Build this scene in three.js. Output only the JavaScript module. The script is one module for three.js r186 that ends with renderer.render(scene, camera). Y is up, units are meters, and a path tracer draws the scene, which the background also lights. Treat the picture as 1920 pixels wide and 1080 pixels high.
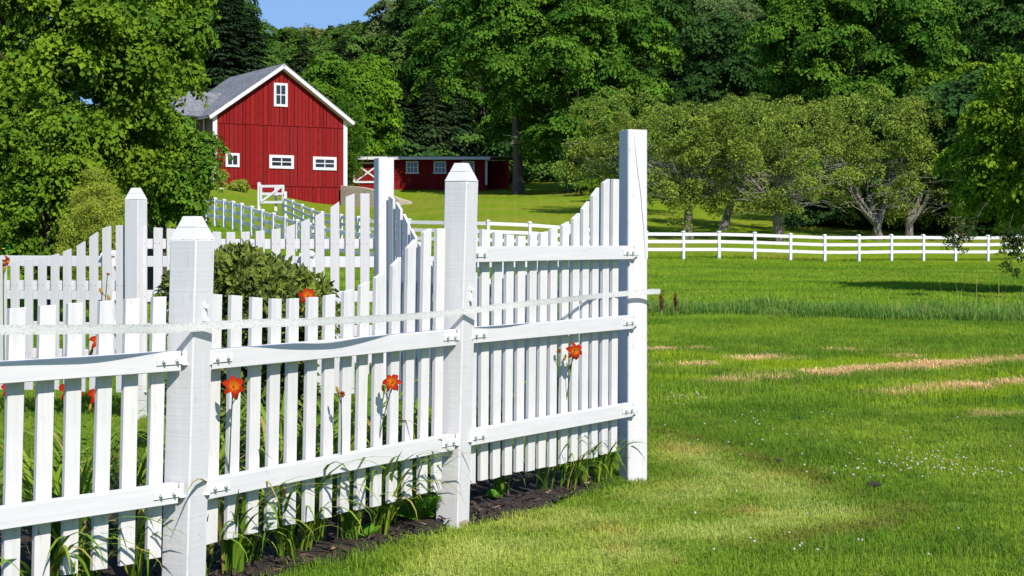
import * as THREE from 'three';
import { mergeGeometries } from 'three/addons/utils/BufferGeometryUtils.js';

// ---------------------------------------------------------------- camera, sky, sun, exposure
const F = 2763, CX = 960, HY = 450, EYE = 1.6;            // focal length and horizon measured on the 1920 x 1080 photograph
const scene = new THREE.Scene();
const camera = new THREE.PerspectiveCamera(2 * Math.atan(540 / F) * 180 / Math.PI, 16 / 9, 0.1, 1500);
camera.position.set(0, EYE, 0);
camera.lookAt(0, EYE, -10);
camera.setViewOffset(1920, 1080, 0, 90, 1920, 1080);       // lens shift keeps the verticals upright
camera.updateProjectionMatrix();

const SUN_AZ = 50 * Math.PI / 180, SUN_EL = 57 * Math.PI / 180;   // behind the camera, over its right shoulder, high
const sunDir = new THREE.Vector3(Math.sin(SUN_AZ) * Math.cos(SUN_EL), Math.sin(SUN_EL), Math.cos(SUN_AZ) * Math.cos(SUN_EL));
const sun = new THREE.DirectionalLight(new THREE.Color(1, 0.96, 0.88), 5.0);
sun.position.copy(sunDir).multiplyScalar(150);
sun.castShadow = true;
sun.shadow.mapSize.set(4096, 4096);
Object.assign(sun.shadow.camera, { left: -90, right: 90, top: 90, bottom: -90, near: 1, far: 420 });
sun.shadow.radius = 1;
scene.add(sun, sun.target);
sun.target.position.set(0, 0, -60);

{
  const w = 512, h = 256, d = new Float32Array(w * h * 4);
  const lerp = (a, b, t) => a + (b - a) * t;
  const zen = [0.085, 0.20, 0.52], hor = [0.30, 0.50, 0.80], gnd = [0.16, 0.20, 0.10];
  for (let j = 0; j < h; j++) for (let i = 0; i < w; i++) {
    const el = (j + 0.5) / h * Math.PI - Math.PI / 2;
    const t = Math.pow(Math.max(0, Math.sin(el)), 0.5), k = (j * w + i) * 4;
    for (let c = 0; c < 3; c++) d[k + c] = el < 0 ? gnd[c] : lerp(hor[c], zen[c], t);
    d[k + 3] = 1;
  }
  const sky = new THREE.DataTexture(d, w, h, THREE.RGBAFormat, THREE.FloatType);
  sky.mapping = THREE.EquirectangularReflectionMapping;
  sky.magFilter = THREE.LinearFilter; sky.minFilter = THREE.LinearFilter;
  sky.needsUpdate = true;
  scene.background = sky; scene.environment = sky;
}
const renderer = new THREE.WebGLRenderer({ antialias: true });
renderer.toneMapping = THREE.LinearToneMapping;
renderer.toneMappingExposure = 1.3;
renderer.shadowMap.enabled = true;

// ---------------------------------------------------------------- helpers
function rng(seed) { let a = seed >>> 0; return () => { a |= 0; a = a + 0x6D2B79F5 | 0; let t = Math.imul(a ^ a >>> 15, 1 | a); t = t + Math.imul(t ^ t >>> 7, 61 | t) ^ t; return ((t ^ t >>> 14) >>> 0) / 4294967296; }; }
function hash2(x, y, s = 0) { let h = Math.imul(x, 374761393) + Math.imul(y, 668265263) + Math.imul(s, 1442695041) | 0; h = Math.imul(h ^ h >>> 13, 1274126177); h ^= h >>> 16; return (h >>> 0) / 4294967296; }
function noise(x, y, s = 0) {
  const xi = Math.floor(x), yi = Math.floor(y); let fx = x - xi, fy = y - yi;
  fx = fx * fx * (3 - 2 * fx); fy = fy * fy * (3 - 2 * fy);
  const a = hash2(xi, yi, s), b = hash2(xi + 1, yi, s), c = hash2(xi, yi + 1, s), d = hash2(xi + 1, yi + 1, s);
  return a + (b - a) * fx + (c - a) * fy + (a - b - c + d) * fx * fy;
}
const fbm = (x, y, s = 0, o = 4) => { let v = 0, a = 0.5, n = 0; for (let i = 0; i < o; i++) { v += a * noise(x, y, s + i); n += a; x *= 2.03; y *= 2.03; a *= 0.5; } return v / n; };
const clamp = (x, a = 0, b = 1) => Math.min(b, Math.max(a, x));
const sstep = (a, b, x) => { const t = clamp((x - a) / (b - a)); return t * t * (3 - 2 * t); };
const mix3 = (a, b, t) => [a[0] + (b[0] - a[0]) * t, a[1] + (b[1] - a[1]) * t, a[2] + (b[2] - a[2]) * t];
const lin = (r, g, b) => new THREE.Color().setRGB(r, g, b);
const at = (px, py, Z) => new THREE.Vector3((px - CX) * Z / F, EYE - (py - HY) * Z / F, -Z);   // a point of the photograph at a given distance
const flat = (px, py) => { const Z = EYE * F / (py - HY); return [(px - CX) * Z / F, -Z]; };     // the same on the level lawn: [x, z]

const taken = {};
function numbered(name) { const n = taken[name] = (taken[name] ?? -1) + 1; return n ? name + '_' + String(n).padStart(3, '0') : name; }
function tag(o, label, category, group, kind) {
  if (label) o.userData.label = label; if (category) o.userData.category = category;
  if (group) o.userData.group = group; if (kind) o.userData.kind = kind; return o;
}
function thing(name, label, category, [x, y, z] = [0, 0, 0], turn = 0, group) {
  const o = new THREE.Group(); o.name = numbered(name); o.position.set(x, y, z); o.rotation.y = turn; scene.add(o);
  return tag(o, label, category, group);
}
function part(parent, name, geo, mat, x = 0, y = 0, z = 0) {
  const m = new THREE.Mesh(geo, mat); m.name = name; m.position.set(x, y, z); m.castShadow = m.receiveShadow = true; parent.add(m); return m;
}
function structure(name, geo, mat, label) { const m = new THREE.Mesh(geo, mat); m.name = name; m.userData.kind = 'structure'; if (label) m.userData.label = label; m.castShadow = m.receiveShadow = true; scene.add(m); return m; }

// geometry helpers
function geo(pos, idx, uv, col) {
  const g = new THREE.BufferGeometry();
  g.setAttribute('position', new THREE.Float32BufferAttribute(pos, 3));
  g.setAttribute('uv', new THREE.Float32BufferAttribute(uv || new Array(pos.length / 3 * 2).fill(0), 2));
  if (col) g.setAttribute('color', new THREE.Float32BufferAttribute(col, 3));
  if (idx) g.setIndex(idx);
  g.computeVertexNormals(); return g;
}
const boxUv = g => {                                            // uv in metres from the position, by face direction
  const p = g.attributes.position, n = g.attributes.normal, uv = [];
  for (let i = 0; i < p.count; i++) {
    const ax = Math.abs(n.getX(i)), ay = Math.abs(n.getY(i)), az = Math.abs(n.getZ(i));
    if (ay > ax && ay > az) uv.push(p.getX(i), p.getZ(i)); else if (ax > az) uv.push(p.getZ(i), p.getY(i)); else uv.push(p.getX(i), p.getY(i));
  }
  g.setAttribute('uv', new THREE.Float32BufferAttribute(uv, 2)); return g;
};
const box = (w, h, d, x = 0, y = 0, z = 0) => boxUv(new THREE.BoxGeometry(w, h, d)).translate(x, y, z);
function prism(pts, depth, bevel = 0) {                        // a polygon in xy, extruded along z and centred
  const s = new THREE.Shape(pts.map(p => new THREE.Vector2(p[0], p[1])));
  const g = new THREE.ExtrudeGeometry(s, { depth: depth - 2 * bevel, bevelEnabled: bevel > 0, bevelSize: bevel, bevelThickness: bevel, bevelOffset: -bevel, bevelSegments: 1, steps: 1 });
  g.translate(0, 0, -(depth - 2 * bevel) / 2); return boxUv(g);
}
function tube(points, radii, sides = 7) {                       // a tapered tube through points
  const pos = [], idx = [], uv = [], T = new THREE.Vector3(), N = new THREE.Vector3(), B = new THREE.Vector3(), up = new THREE.Vector3();
  let run = 0;
  for (let i = 0; i < points.length; i++) {
    T.subVectors(points[Math.min(i + 1, points.length - 1)], points[Math.max(i - 1, 0)]).normalize();
    up.set(Math.abs(T.x) > 0.9 ? 0 : 1, Math.abs(T.x) > 0.9 ? 1 : 0, 0); N.crossVectors(up, T).normalize(); B.crossVectors(T, N);
    if (i) run += points[i].distanceTo(points[i - 1]);
    for (let k = 0; k <= sides; k++) {
      const a = k / sides * Math.PI * 2, r = radii[i], c = Math.cos(a) * r, s = Math.sin(a) * r;
      pos.push(points[i].x + N.x * c + B.x * s, points[i].y + N.y * c + B.y * s, points[i].z + N.z * c + B.z * s); uv.push(k / sides * 2, run);
      if (i && k) { const b = i * (sides + 1) + k; idx.push(b - sides - 2, b - 1, b - sides - 1, b - 1, b, b - sides - 1); }
    }
  }
  return geo(pos, idx, uv);
}
const V = (x, y, z) => new THREE.Vector3(x, y, z);

// textures
function texture(w, h, f, srgb = true) {
  const d = new Uint8Array(w * h * 4);
  for (let j = 0; j < h; j++) for (let i = 0; i < w; i++) { const c = f(i, j), k = (j * w + i) * 4; d[k] = clamp(c[0], 0, 255); d[k + 1] = clamp(c[1], 0, 255); d[k + 2] = clamp(c[2], 0, 255); d[k + 3] = 255; }
  const t = new THREE.DataTexture(d, w, h); t.wrapS = t.wrapT = THREE.RepeatWrapping; t.magFilter = THREE.LinearFilter; t.minFilter = THREE.LinearMipmapLinearFilter; t.generateMipmaps = true;
  if (srgb) t.colorSpace = THREE.SRGBColorSpace; t.needsUpdate = true; return t;
}
const tnoise = (i, j, n, px, py, s) => {                        // tiling value noise: n texels, px/py cells
  const x = i / n * px, y = j / n * py, xi = Math.floor(x), yi = Math.floor(y); let fx = x - xi, fy = y - yi; fx = fx * fx * (3 - 2 * fx); fy = fy * fy * (3 - 2 * fy);
  const h = (a, b) => hash2((a % px + px) % px, (b % py + py) % py, s);
  const a = h(xi, yi), b = h(xi + 1, yi), c = h(xi, yi + 1), d = h(xi + 1, yi + 1); return a + (b - a) * fx + (c - a) * fy + (a - b - c + d) * fx * fy;
};
const paintGrain = (vertical, base, amp, seed) => texture(512, 512, (i, j) => {
  const u = vertical ? i : j, v = vertical ? j : i;
  let n = 0.5 * tnoise(u, v, 512, 96, 4, seed) + 0.3 * tnoise(u, v, 512, 200, 9, seed + 1) + 0.2 * tnoise(u, v, 512, 12, 12, seed + 2);
  let k = 1 + (n - 0.5) * amp;
  const chip = tnoise(u, v, 512, 60, 14, seed + 5) * 0.6 + tnoise(u, v, 512, 128, 40, seed + 6) * 0.4;
  if (chip > 0.82) k *= 0.96;
  return [base[0] * k, base[1] * k, base[2] * k];
});
const grainBump = (vertical, seed) => texture(512, 512, (i, j) => {
  const u = vertical ? i : j, v = vertical ? j : i;
  const n = 0.6 * tnoise(u, v, 512, 110, 5, seed) + 0.4 * tnoise(u, v, 512, 24, 6, seed + 1); return [n * 255, n * 255, n * 255];
}, false);
// boards run along v for pickets and posts, along u for rails; uv are in metres
const whiteV = new THREE.MeshStandardMaterial({ color: lin(0.645, 0.625, 0.64), map: paintGrain(true, [246, 246, 245], 0.06, 3), bumpMap: grainBump(true, 9), bumpScale: 0.0003, roughness: 0.55 });
const whiteH = new THREE.MeshStandardMaterial({ color: lin(0.645, 0.625, 0.64), map: paintGrain(false, [246, 246, 245], 0.06, 5), bumpMap: grainBump(false, 12), bumpScale: 0.0003, roughness: 0.55 });
const agedV = new THREE.MeshStandardMaterial({ color: lin(0.63, 0.61, 0.625), map: paintGrain(true, [244, 243, 241], 0.08, 31), bumpMap: whiteV.bumpMap, bumpScale: 0.0005, roughness: 0.65 });
const sawn = new THREE.MeshStandardMaterial({                  // rough-sawn post faces: fine cross-cut saw lines
  color: lin(0.645, 0.625, 0.64), roughness: 0.6, map: whiteV.map,
  bumpMap: texture(512, 512, (i, j) => { const n = 0.65 * tnoise(i, j, 512, 5, 120, 40) + 0.2 * tnoise(i, j, 512, 60, 9, 41) + 0.15 * tnoise(i, j, 512, 90, 90, 42); return [n * 255, n * 255, n * 255]; }, false), bumpScale: 0.0006 });
const whiteTones = [[0.655, 0.635, 0.645], [0.625, 0.61, 0.62], [0.66, 0.64, 0.635]].map((c, i) => new THREE.MeshStandardMaterial({ color: lin(...c), map: paintGrain(true, [247, 246, 244], 0.09, 300 + i * 9), bumpMap: whiteV.bumpMap, bumpScale: 0.0005, roughness: 0.5 + i * 0.07 }));
const whitePlain = new THREE.MeshStandardMaterial({ color: lin(0.63, 0.61, 0.625), roughness: 0.5 });
const hingeMat = new THREE.MeshStandardMaterial({ color: lin(0.70, 0.70, 0.69), roughness: 0.4 });
const rust = new THREE.MeshStandardMaterial({ color: lin(0.35, 0.22, 0.13), roughness: 0.8 });

// ---------------------------------------------------------------- terrain
const ROWS = [-80, 0, 14, 30, 40, 48, 54, 60, 66, 70, 74, 82, 100, 115, 130, 160, 215, 300, 600];
const COLS = [-900, 0, 400, 640, 900, 1280, 1600, 1900, 2800];
const HEIGHTS = {
  '-900': [0, 0, 0, .05, .1, .35, .6, .9, 1.2, 1.5, 1.7, 2.2, 3.4, 4.5, 6, 9.5, 18, 28, 46],
  0: [0, 0, 0, .06, .2, .5, .8, 1.15, 1.5, 1.75, 2.0, 2.5, 3.8, 4.8, 6, 9.5, 18, 28, 46],
  400: [0, 0, 0, .06, .3, .7, 1.15, 1.7, 2.25, 2.5, 2.7, 3.15, 4.85, 6.0, 7.2, 10.5, 18, 28, 46],
  640: [0, 0, 0, .05, .15, .35, .65, 1.05, 1.42, 1.6, 1.75, 2.2, 3.2, 4.0, 6.0, 10, 17, 26, 42],
  900: [0, 0, 0, .05, .2, .45, .7, 1.1, 1.45, 1.7, 1.95, 2.5, 3.9, 5.0, 6.0, 9.5, 17.5, 27, 44],
  1280: [0, 0, 0, .04, .1, .22, .36, .5, .7, .95, 1.3, 2.0, 4.0, 5.3, 6.6, 10, 19, 30, 48],
  1600: [0, 0, 0, .03, .1, .2, .3, .4, .5, .65, 1.0, 1.8, 3.7, 5, 6.5, 10, 19, 30, 48],
  1900: [0, 0, 0, .03, .08, .18, .26, .34, .42, .5, .7, 1.4, 3.2, 4.6, 6.2, 10, 19, 30, 48],
  2800: [0, 0, 0, .03, .08, .18, .26, .34, .42, .5, .7, 1.4, 3.2, 4.6, 6.2, 10, 19, 30, 48],
};
function rowHeight(col, Z) {
  const h = HEIGHTS[col]; let i = 0; while (i < ROWS.length - 2 && Z > ROWS[i + 1]) i++;
  const t = clamp((Z - ROWS[i]) / (ROWS[i + 1] - ROWS[i]));
  const slope = k => k <= 0 || k >= ROWS.length - 1 ? 0 : (h[k + 1] - h[k - 1]) / (ROWS[k + 1] - ROWS[k - 1]);
  const w = ROWS[i + 1] - ROWS[i], t2 = t * t, t3 = t2 * t;
  return (2 * t3 - 3 * t2 + 1) * h[i] + (t3 - 2 * t2 + t) * w * slope(i) + (-2 * t3 + 3 * t2) * h[i + 1] + (t3 - t2) * w * slope(i + 1);
}
function ground(x, z) {
  const Z = -z, px = CX + F * x / Math.max(Z, 25);
  let i = 0; while (i < COLS.length - 2 && px > COLS[i + 1]) i++;
  const t = sstep(0, 1, (px - COLS[i]) / (COLS[i + 1] - COLS[i]));
  const h = rowHeight(COLS[i], Z) * (1 - t) + rowHeight(COLS[i + 1], Z) * t;
  return h + (fbm(x * 0.12, z * 0.12, 7, 2) - 0.5) * 0.25 * sstep(45, 90, Z);
}
// lawn colours: what grows where (mown stripe, clover, straw, yellowing turf)
const poly = pts => pts.map(p => flat(p[0], p[1]));
const MOWN = poly([[700, 1079], [860, 990], [1216, 900], [1216, 812], [1340, 832], [1480, 885], [1640, 930], [1715, 968], [1560, 1002], [1330, 1040], [1190, 1110], [1000, 1300], [600, 1300]]);
function inside(P, x, z) { let c = false; for (let i = 0, j = P.length - 1; i < P.length; j = i++) { const [xi, zi] = P[i], [xj, zj] = P[j]; if ((zi > z) !== (zj > z) && x < (xj - xi) * (z - zi) / (zj - zi) + xi) c = !c; } return c; }
function distPoly(P, x, z) { let d = 1e9; for (let i = 0, j = P.length - 1; i < P.length; j = i++) d = Math.min(d, segDist(x, z, P[j], P[i])); return d; }
function segDist(x, z, a, b) { const dx = b[0] - a[0], dz = b[1] - a[1], t = clamp(((x - a[0]) * dx + (z - a[1]) * dz) / (dx * dx + dz * dz + 1e-9)); return Math.hypot(x - a[0] - dx * t, z - a[1] - dz * t); }
const HAY = [   // windrows of cut hay: [polyline in photo pixels on the level lawn, half width m]
  [[[1530, 708], [1600, 702], [1700, 693], [1800, 686], [1990, 676]], 0.34], [[[1655, 742], [1720, 738], [1800, 732], [1990, 720]], 0.27],
  [[[1385, 678], [1465, 675]], 0.28], [[[1222, 692], [1335, 687]], 0.22], [[[1350, 721], [1400, 719]], 0.16], [[[1445, 717], [1470, 715]], 0.13], [[[1815, 786], [1910, 781]], 0.12],
  [[[1560, 664], [1585, 663]], 0.16], [[[1680, 664], [1692, 663]], 0.2], [[[1690, 674], [1702, 673]], 0.16], [[[1222, 660], [1320, 658]], 0.12], [[[1500, 712], [1506, 711]], 0.1], [[[1490, 676], [1500, 676]], 0.14],
].map(([p, w], i) => [poly(p), i > 2 ? w * 0.7 : w * 0.8]);
const YELLOW = [[[[1260, 689], [1400, 681], [1560, 690]], 0.5], [[[1440, 698], [1600, 684], [1760, 678]], 0.55], [[[1600, 734], [1700, 728], [1900, 704]], 0.38], [[[1740, 750], [1930, 738]], 0.28], [[[1770, 776], [1910, 770]], 0.22], [[[1225, 718], [1310, 714]], 0.3], [[[1222, 676], [1300, 672]], 0.5]].map(([p, w]) => [poly(p), w]);
const lineDist = (L, x, z) => { let d = 1e9; for (let i = 1; i < L.length; i++) d = Math.min(d, segDist(x, z, L[i - 1], L[i])); return d; };
function lawnColor(x, z) {
  const Z = -z, n1 = fbm(x * 0.9, z * 0.9, 11), n2 = fbm(x * 0.16, z * 0.3, 17), n3 = fbm(x * 3.1, z * 3.1, 23, 3), n4 = fbm(x * 8, z * 8, 27, 2);
  let c = mix3([0.108, 0.208, 0.016], [0.220, 0.310, 0.026], sstep(0.3, 0.7, n1));
  c = mix3(c, [0.21, 0.31, 0.022], 0.6 * sstep(0.45, 0.75, n2));
  // mower stripes on the far field run across the view
  if (Z > 26 && Z < 70) c = mix3(mix3(c, [0.195, 0.33, 0.018], 0.55 * sstep(0.4, 0.65, noise(x * 0.025 + 3, z * 0.42, 51))), [0.07, 0.19, 0.008], 0.5 * sstep(0.6, 0.8, noise(x * 0.09, z * 0.9, 53)));
  if (Z >= 58) c = mix3(c, mix3([0.20, 0.30, 0.012], [0.31, 0.30, 0.035], sstep(0.35, 0.75, fbm(x * .16, z * .3, 63))), 0.85 * sstep(58, 72, Z) * (0.55 + 0.6 * fbm(x * .07, z * .12, 61)));
  if (Z < 24) {
    const m = inside(MOWN, x, z), dm = distPoly(MOWN, x, z) * (m ? 1 : -1) + (n1 - 0.5) * 0.35;
    const k = sstep(-0.05, 0.22, dm);
    c = mix3(c, [0.068, 0.158, 0.012], (1 - k) * (0.45 * sstep(0.5, 0.75, n4) + 0.4 * sstep(0.45, 0.7, fbm(x * 1.3, z * 1.3, 88, 3))));
    c = mix3(c, mix3(mix3([0.19, 0.29, 0.03], [0.41, 0.46, 0.085], sstep(0.3, 0.72, n3 * 0.5 + n1 * 0.5)), [0.12, 0.20, 0.010], 0.55 * sstep(0.55, 0.75, n4)), k);
    c = mix3(c, [0.44, 0.47, 0.13], 0.55 * k * sstep(0.18, 0.3, dm) * (1 - sstep(0.5, 0.68, dm)) * sstep(0.3, 0.55, n3));       // a pale straw-green swath along the turn
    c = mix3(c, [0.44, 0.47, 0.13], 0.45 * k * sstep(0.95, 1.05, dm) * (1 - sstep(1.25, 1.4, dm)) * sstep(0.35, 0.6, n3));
    const edge = 1 - sstep(0.0, 0.25, Math.abs(dm + 0.02));          // browned turf where the mower turned
    if (x > 1.1) c = mix3(c, [0.165, 0.145, 0.028], 0.85 * edge * sstep(0.25, 0.5, n3));
    c = mix3(c, [0.46, 0.34, 0.09], k * 0.6 * sstep(0.58, 0.72, fbm(x * 2.2 + 9, z * 2.2, 29, 3)));
  }
  if (Z > 11 && Z < 24) {
    for (const [L, w] of YELLOW) { const d = lineDist(L, x, z); if (d < w * 1.6) c = mix3(c, [0.30, 0.39, 0.012], 0.65 * (1 - sstep(w * 0.4, w * 1.4, d + (n1 - 0.5) * 0.5))); }
    for (const [L, w] of HAY) { const d = lineDist(L, x, z); if (d < w * 2) c = mix3(c, [0.60, 0.43, 0.18], 0.9 * (1 - sstep(w * 0.5, w * 1.2, d + (n3 - 0.5) * 0.4))); }
  }
  return c;
}
{
  const NX = 300, zs = []; for (let Z = -60; Z < 5; Z += 5) zs.push(Z);
  for (let Z = 5; Z < 620; Z += Math.max(0.07, (Z * Z) / 4200)) zs.push(Z);
  const us = []; for (let i = 0; i <= NX; i++) { const s = i / NX * 2 - 1; us.push(s * 0.42 + Math.sign(s) * Math.pow(Math.abs(s), 9) * 1.6); }
  const pos = [], col = [], idx = [], uv = [];
  zs.forEach((Z, j) => us.forEach((u, i) => {
    const x = u * (Math.max(Z, 6) + 0) + Math.sign(u) * sstep(0.42, 2.02, Math.abs(u)) * 70, z = -Z, c = lawnColor(x, z);
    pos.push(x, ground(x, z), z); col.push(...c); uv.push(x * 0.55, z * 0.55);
    if (i && j) { const b = j * (NX + 1) + i; idx.push(b - 1, b - NX - 2, b, b - NX - 2, b - NX - 1, b); }
  }));
  const g = geo(pos, idx, uv, col);
  g.computeVertexNormals();
  if (g.attributes.normal.getY(NX) < 0) { for (let k = 0; k < idx.length; k += 3) { const t = idx[k]; idx[k] = idx[k + 1]; idx[k + 1] = t; } g.setIndex(idx); g.computeVertexNormals(); }
  const fibre = texture(512, 512, (i, j) => { const n = 0.45 * tnoise(i, j, 512, 150, 70, 71) + 0.3 * tnoise(i, j, 512, 60, 60, 72) + 0.25 * tnoise(i, j, 512, 9, 9, 73), v = 255 * (0.62 + 0.5 * n); return [v, v, v]; });
  const bump = texture(512, 512, (i, j) => { const n = 0.6 * tnoise(i, j, 512, 150, 70, 71) + 0.4 * tnoise(i, j, 512, 60, 60, 72); return [n * 255, n * 255, n * 255]; }, false);
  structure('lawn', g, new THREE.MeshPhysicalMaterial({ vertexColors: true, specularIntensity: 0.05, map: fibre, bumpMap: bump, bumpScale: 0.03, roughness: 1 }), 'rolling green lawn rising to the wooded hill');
}
console.log('terrain');

// ---------------------------------------------------------------- picket fence around the garden
const P0 = [-2.90, -5.10], P1 = [-1.469, -6.58], P2 = [-0.335, -8.27], P3 = [0.806, -9.81], P4 = [-1.13, -13.0], P5 = [-3.33, -13.05], P6 = [-5.45, -13.6];
const LEAN = 0.027, POST = 0.142;
const nail = new THREE.CylinderGeometry(0.004, 0.004, 0.003, 6).rotateX(Math.PI / 2);
const hingePlate = prism([[-0.065, -0.018], [0.065, -0.018], [0.065, 0.018], [-0.065, 0.018]], 0.006, 0.0015);
const hingeBarrel = new THREE.CylinderGeometry(0.011, 0.011, 0.055, 10);
const hingeEye = new THREE.TorusGeometry(0.012, 0.005, 6, 10).rotateX(Math.PI / 2);
const boltShape = mergeGeometries([new THREE.CylinderGeometry(0.006, 0.006, 0.022, 6).rotateX(Math.PI / 2).toNonIndexed(), new THREE.CylinderGeometry(0.010, 0.010, 0.006, 6).rotateX(Math.PI / 2).translate(0, 0, 0.002).toNonIndexed(), new THREE.BoxGeometry(0.006, 0.022, 0.005).rotateZ(0.6).translate(0, 0, 0.009).toNonIndexed()]);
const pickR = rng(77);
function picket(x, lo, topL, topR, lean, w = 0.070, th = 0.025) {    // x at the middle of its foot
  const h = w / 2, j = () => (pickR() - 0.5) * 0.004;
  return prism([[x - h + lean * lo, lo + j()], [x + h + lean * lo, lo + j()], [x + h + lean * topR + j(), topR], [x - h + lean * topL + j(), topL]], th, 0.0018);
}
function picketPanel(label, A, B, { count, tops, bottom, rails, lean = 0, mat = whiteV, railMat = whiteH, start = 0.16, end = 0.16, y0 = 0, hinges = false, railEnd = 0.085, rust: rusty = false, w }) {
  const dx = B[0] - A[0], dz = B[1] - A[1], L = Math.hypot(dx, dz), turn = Math.atan2(-dz, dx);
  const t = thing('picket_fence_panel', label, 'fence panel', [A[0], y0, A[1]], turn, 'white picket panels around the garden');
  const top = u => { const f = u * (tops.length - 1), i = Math.min(tops.length - 2, Math.floor(f)); return tops[i] + (tops[i + 1] - tops[i]) * (f - i); };
  for (let k = 0; k < count; k++) {
    const u = k / (count - 1), x = start + u * (L - start - end), du = (w || 0.070) / 2 / (L - start - end);
    const a = tops[tops.length - 1], flatTop = Math.abs(top(clamp(u + du)) - top(clamp(u - du))) < 0.002;
    const p = part(t, 'picket', picket(0, bottom + (pickR() - 0.5) * 0.012, flatTop ? top(u) : top(clamp(u - du)), flatTop ? top(u) : top(clamp(u + du)), lean + (pickR() - 0.5) * 0.008, w), mat === whiteV ? whiteTones[Math.floor(pickR() * 3)] : mat);
    p.position.set(x + (pickR() - 0.5) * 0.006, 0, (pickR() - 0.5) * 0.001); p.rotation.y = (pickR() - 0.5) * 0.03;
    if (rusty) for (const r of rails) for (const s of [-1, 1]) part(p, 'nail_head', nail, rust, lean * r + s * 0.022, r - 0.042 + (pickR() - 0.5) * 0.01, -0.0135);
  }
  const x0 = 0.075, x1 = L - railEnd;
  for (const r of rails) {
    const sh = lean * r, y = r - 0.0445, warp = (pickR() - 0.5) * 0.006;
    const g = prism([[x0 + sh, y - 0.0445], [(x0 + x1) / 2 + sh, y - 0.0445 + warp], [x1 + sh, y - 0.0445], [x1 + sh, y + 0.0445], [(x0 + x1) / 2 + sh, y + 0.0445 + warp], [x0 + sh, y + 0.0445]], 0.058, 0.003);
    const rail = part(t, 'rail', g, railMat, 0, 0, 0.0420);
    if (hinges) for (const [xe, dir] of [[x0 + sh, -1], [x1 + sh, 1]]) {
      const h = part(t, 'hinge', hingePlate, hingeMat, xe - dir * 0.062, y + 0.004, 0.0745);
      part(h, 'barrel', hingeBarrel, hingeMat, dir * 0.074, 0.012, 0.002);
      part(h, 'eye', hingeEye, hingeMat, dir * 0.078, -0.020, 0.0);
      for (const s of [-1, 1]) part(h, 'bolt', boltShape, hingeMat, s * 0.034, 0.002, 0.008);
      part(h, 'pin', new THREE.CylinderGeometry(0.0055, 0.0055, 0.05, 6).rotateZ(Math.PI / 2), rusty || pickR() > 0.4 ? hingeMat : rust, dir * 0.092, -0.021, -0.004);
    }
  }
  return t;
}
function frustum(w0, w1, y0, y1) {
  const a = w0 / 2, b = w1 / 2, p = [], q = (...v) => { const [A, B, C, D] = v; p.push(...A, ...B, ...C, ...A, ...C, ...D); };
  const l = [[-a, y0, a], [a, y0, a], [a, y0, -a], [-a, y0, -a]], u = [[-b, y1, b], [b, y1, b], [b, y1, -b], [-b, y1, -b]];
  for (let i = 0; i < 4; i++) q(l[i], l[(i + 1) % 4], u[(i + 1) % 4], u[i]); q(u[0], u[1], u[2], u[3]); q(l[3], l[2], l[1], l[0]);
  return boxUv(geo(p));
}
function shaftGeo(w, h, lean, sink = 0.25, taper = 0) {        // square shaft with slightly eased corners
  const e = 0.006, a = w / 2, ring = [[-a + e, a], [a - e, a], [a, a - e], [a, -a + e], [a - e, -a], [-a + e, -a], [-a, -a + e], [-a, a - e]];
  const ys = [-sink, 0.02, 0.3, h - 0.004, h], pos = [];
  const P = (i, j) => { const s = j === 4 ? 0.985 : 1 + (j < 2 ? taper : 0), [x, z] = ring[(i + 8) % 8]; return [x * s + lean[0] * ys[j], ys[j], z * s + lean[1] * ys[j]]; };
  for (let j = 0; j < 4; j++) for (let i = 0; i < 8; i++) { const A = P(i, j), B = P(i + 1, j), C = P(i + 1, j + 1), D = P(i, j + 1); pos.push(...A, ...B, ...C, ...A, ...C, ...D); }
  for (let i = 1; i < 7; i++) pos.push(...P(0, 4), ...P(i, 4), ...P(i + 1, 4));
  return boxUv(geo(pos));
}
function gardenPost(label, [x, z], turnDeg, h, capped, leanX = 0, y0 = 0) {   // h: top of the shaft
  const t = thing('fence_post', label, 'fence post', [x, y0, z], turnDeg * Math.PI / 180, 'white posts of the garden fence');
  const th = turnDeg * Math.PI / 180, lean = [leanX * Math.cos(th), leanX * Math.sin(th)];     // a world-x lean in local axes
  part(t, 'shaft', shaftGeo(POST, h, lean), sawn);
  if (capped) {
    const c = part(t, 'cap', frustum(POST * 0.985, POST * 0.70, 0.004, 0.056), whitePlain, lean[0] * h, h, lean[1] * h);
    part(c, 'cap_block', frustum(POST * 0.68, POST * 0.42, 0.058, 0.106), whitePlain);
  }
  return t;
}
const post1 = gardenPost('white square post with stepped cap between the two closest picket panels', P1, 66, 1.60, true, LEAN);
const post2 = gardenPost('white capped post with peeled paint at its foot, on the grass edge', P2, 64, 1.925, true, LEAN);
const post3 = gardenPost('tall white square end post with cracked face, tape tied round it', P3, 21, 2.33, false, 0);
const post4 = gardenPost('tall plain white post behind the garden, beside the steep row of pickets', P4, 23, 2.32, false, 0);
const post5 = gardenPost('white capped post standing in the back row of pickets', P5, 68, 1.955, true, 0);
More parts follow.
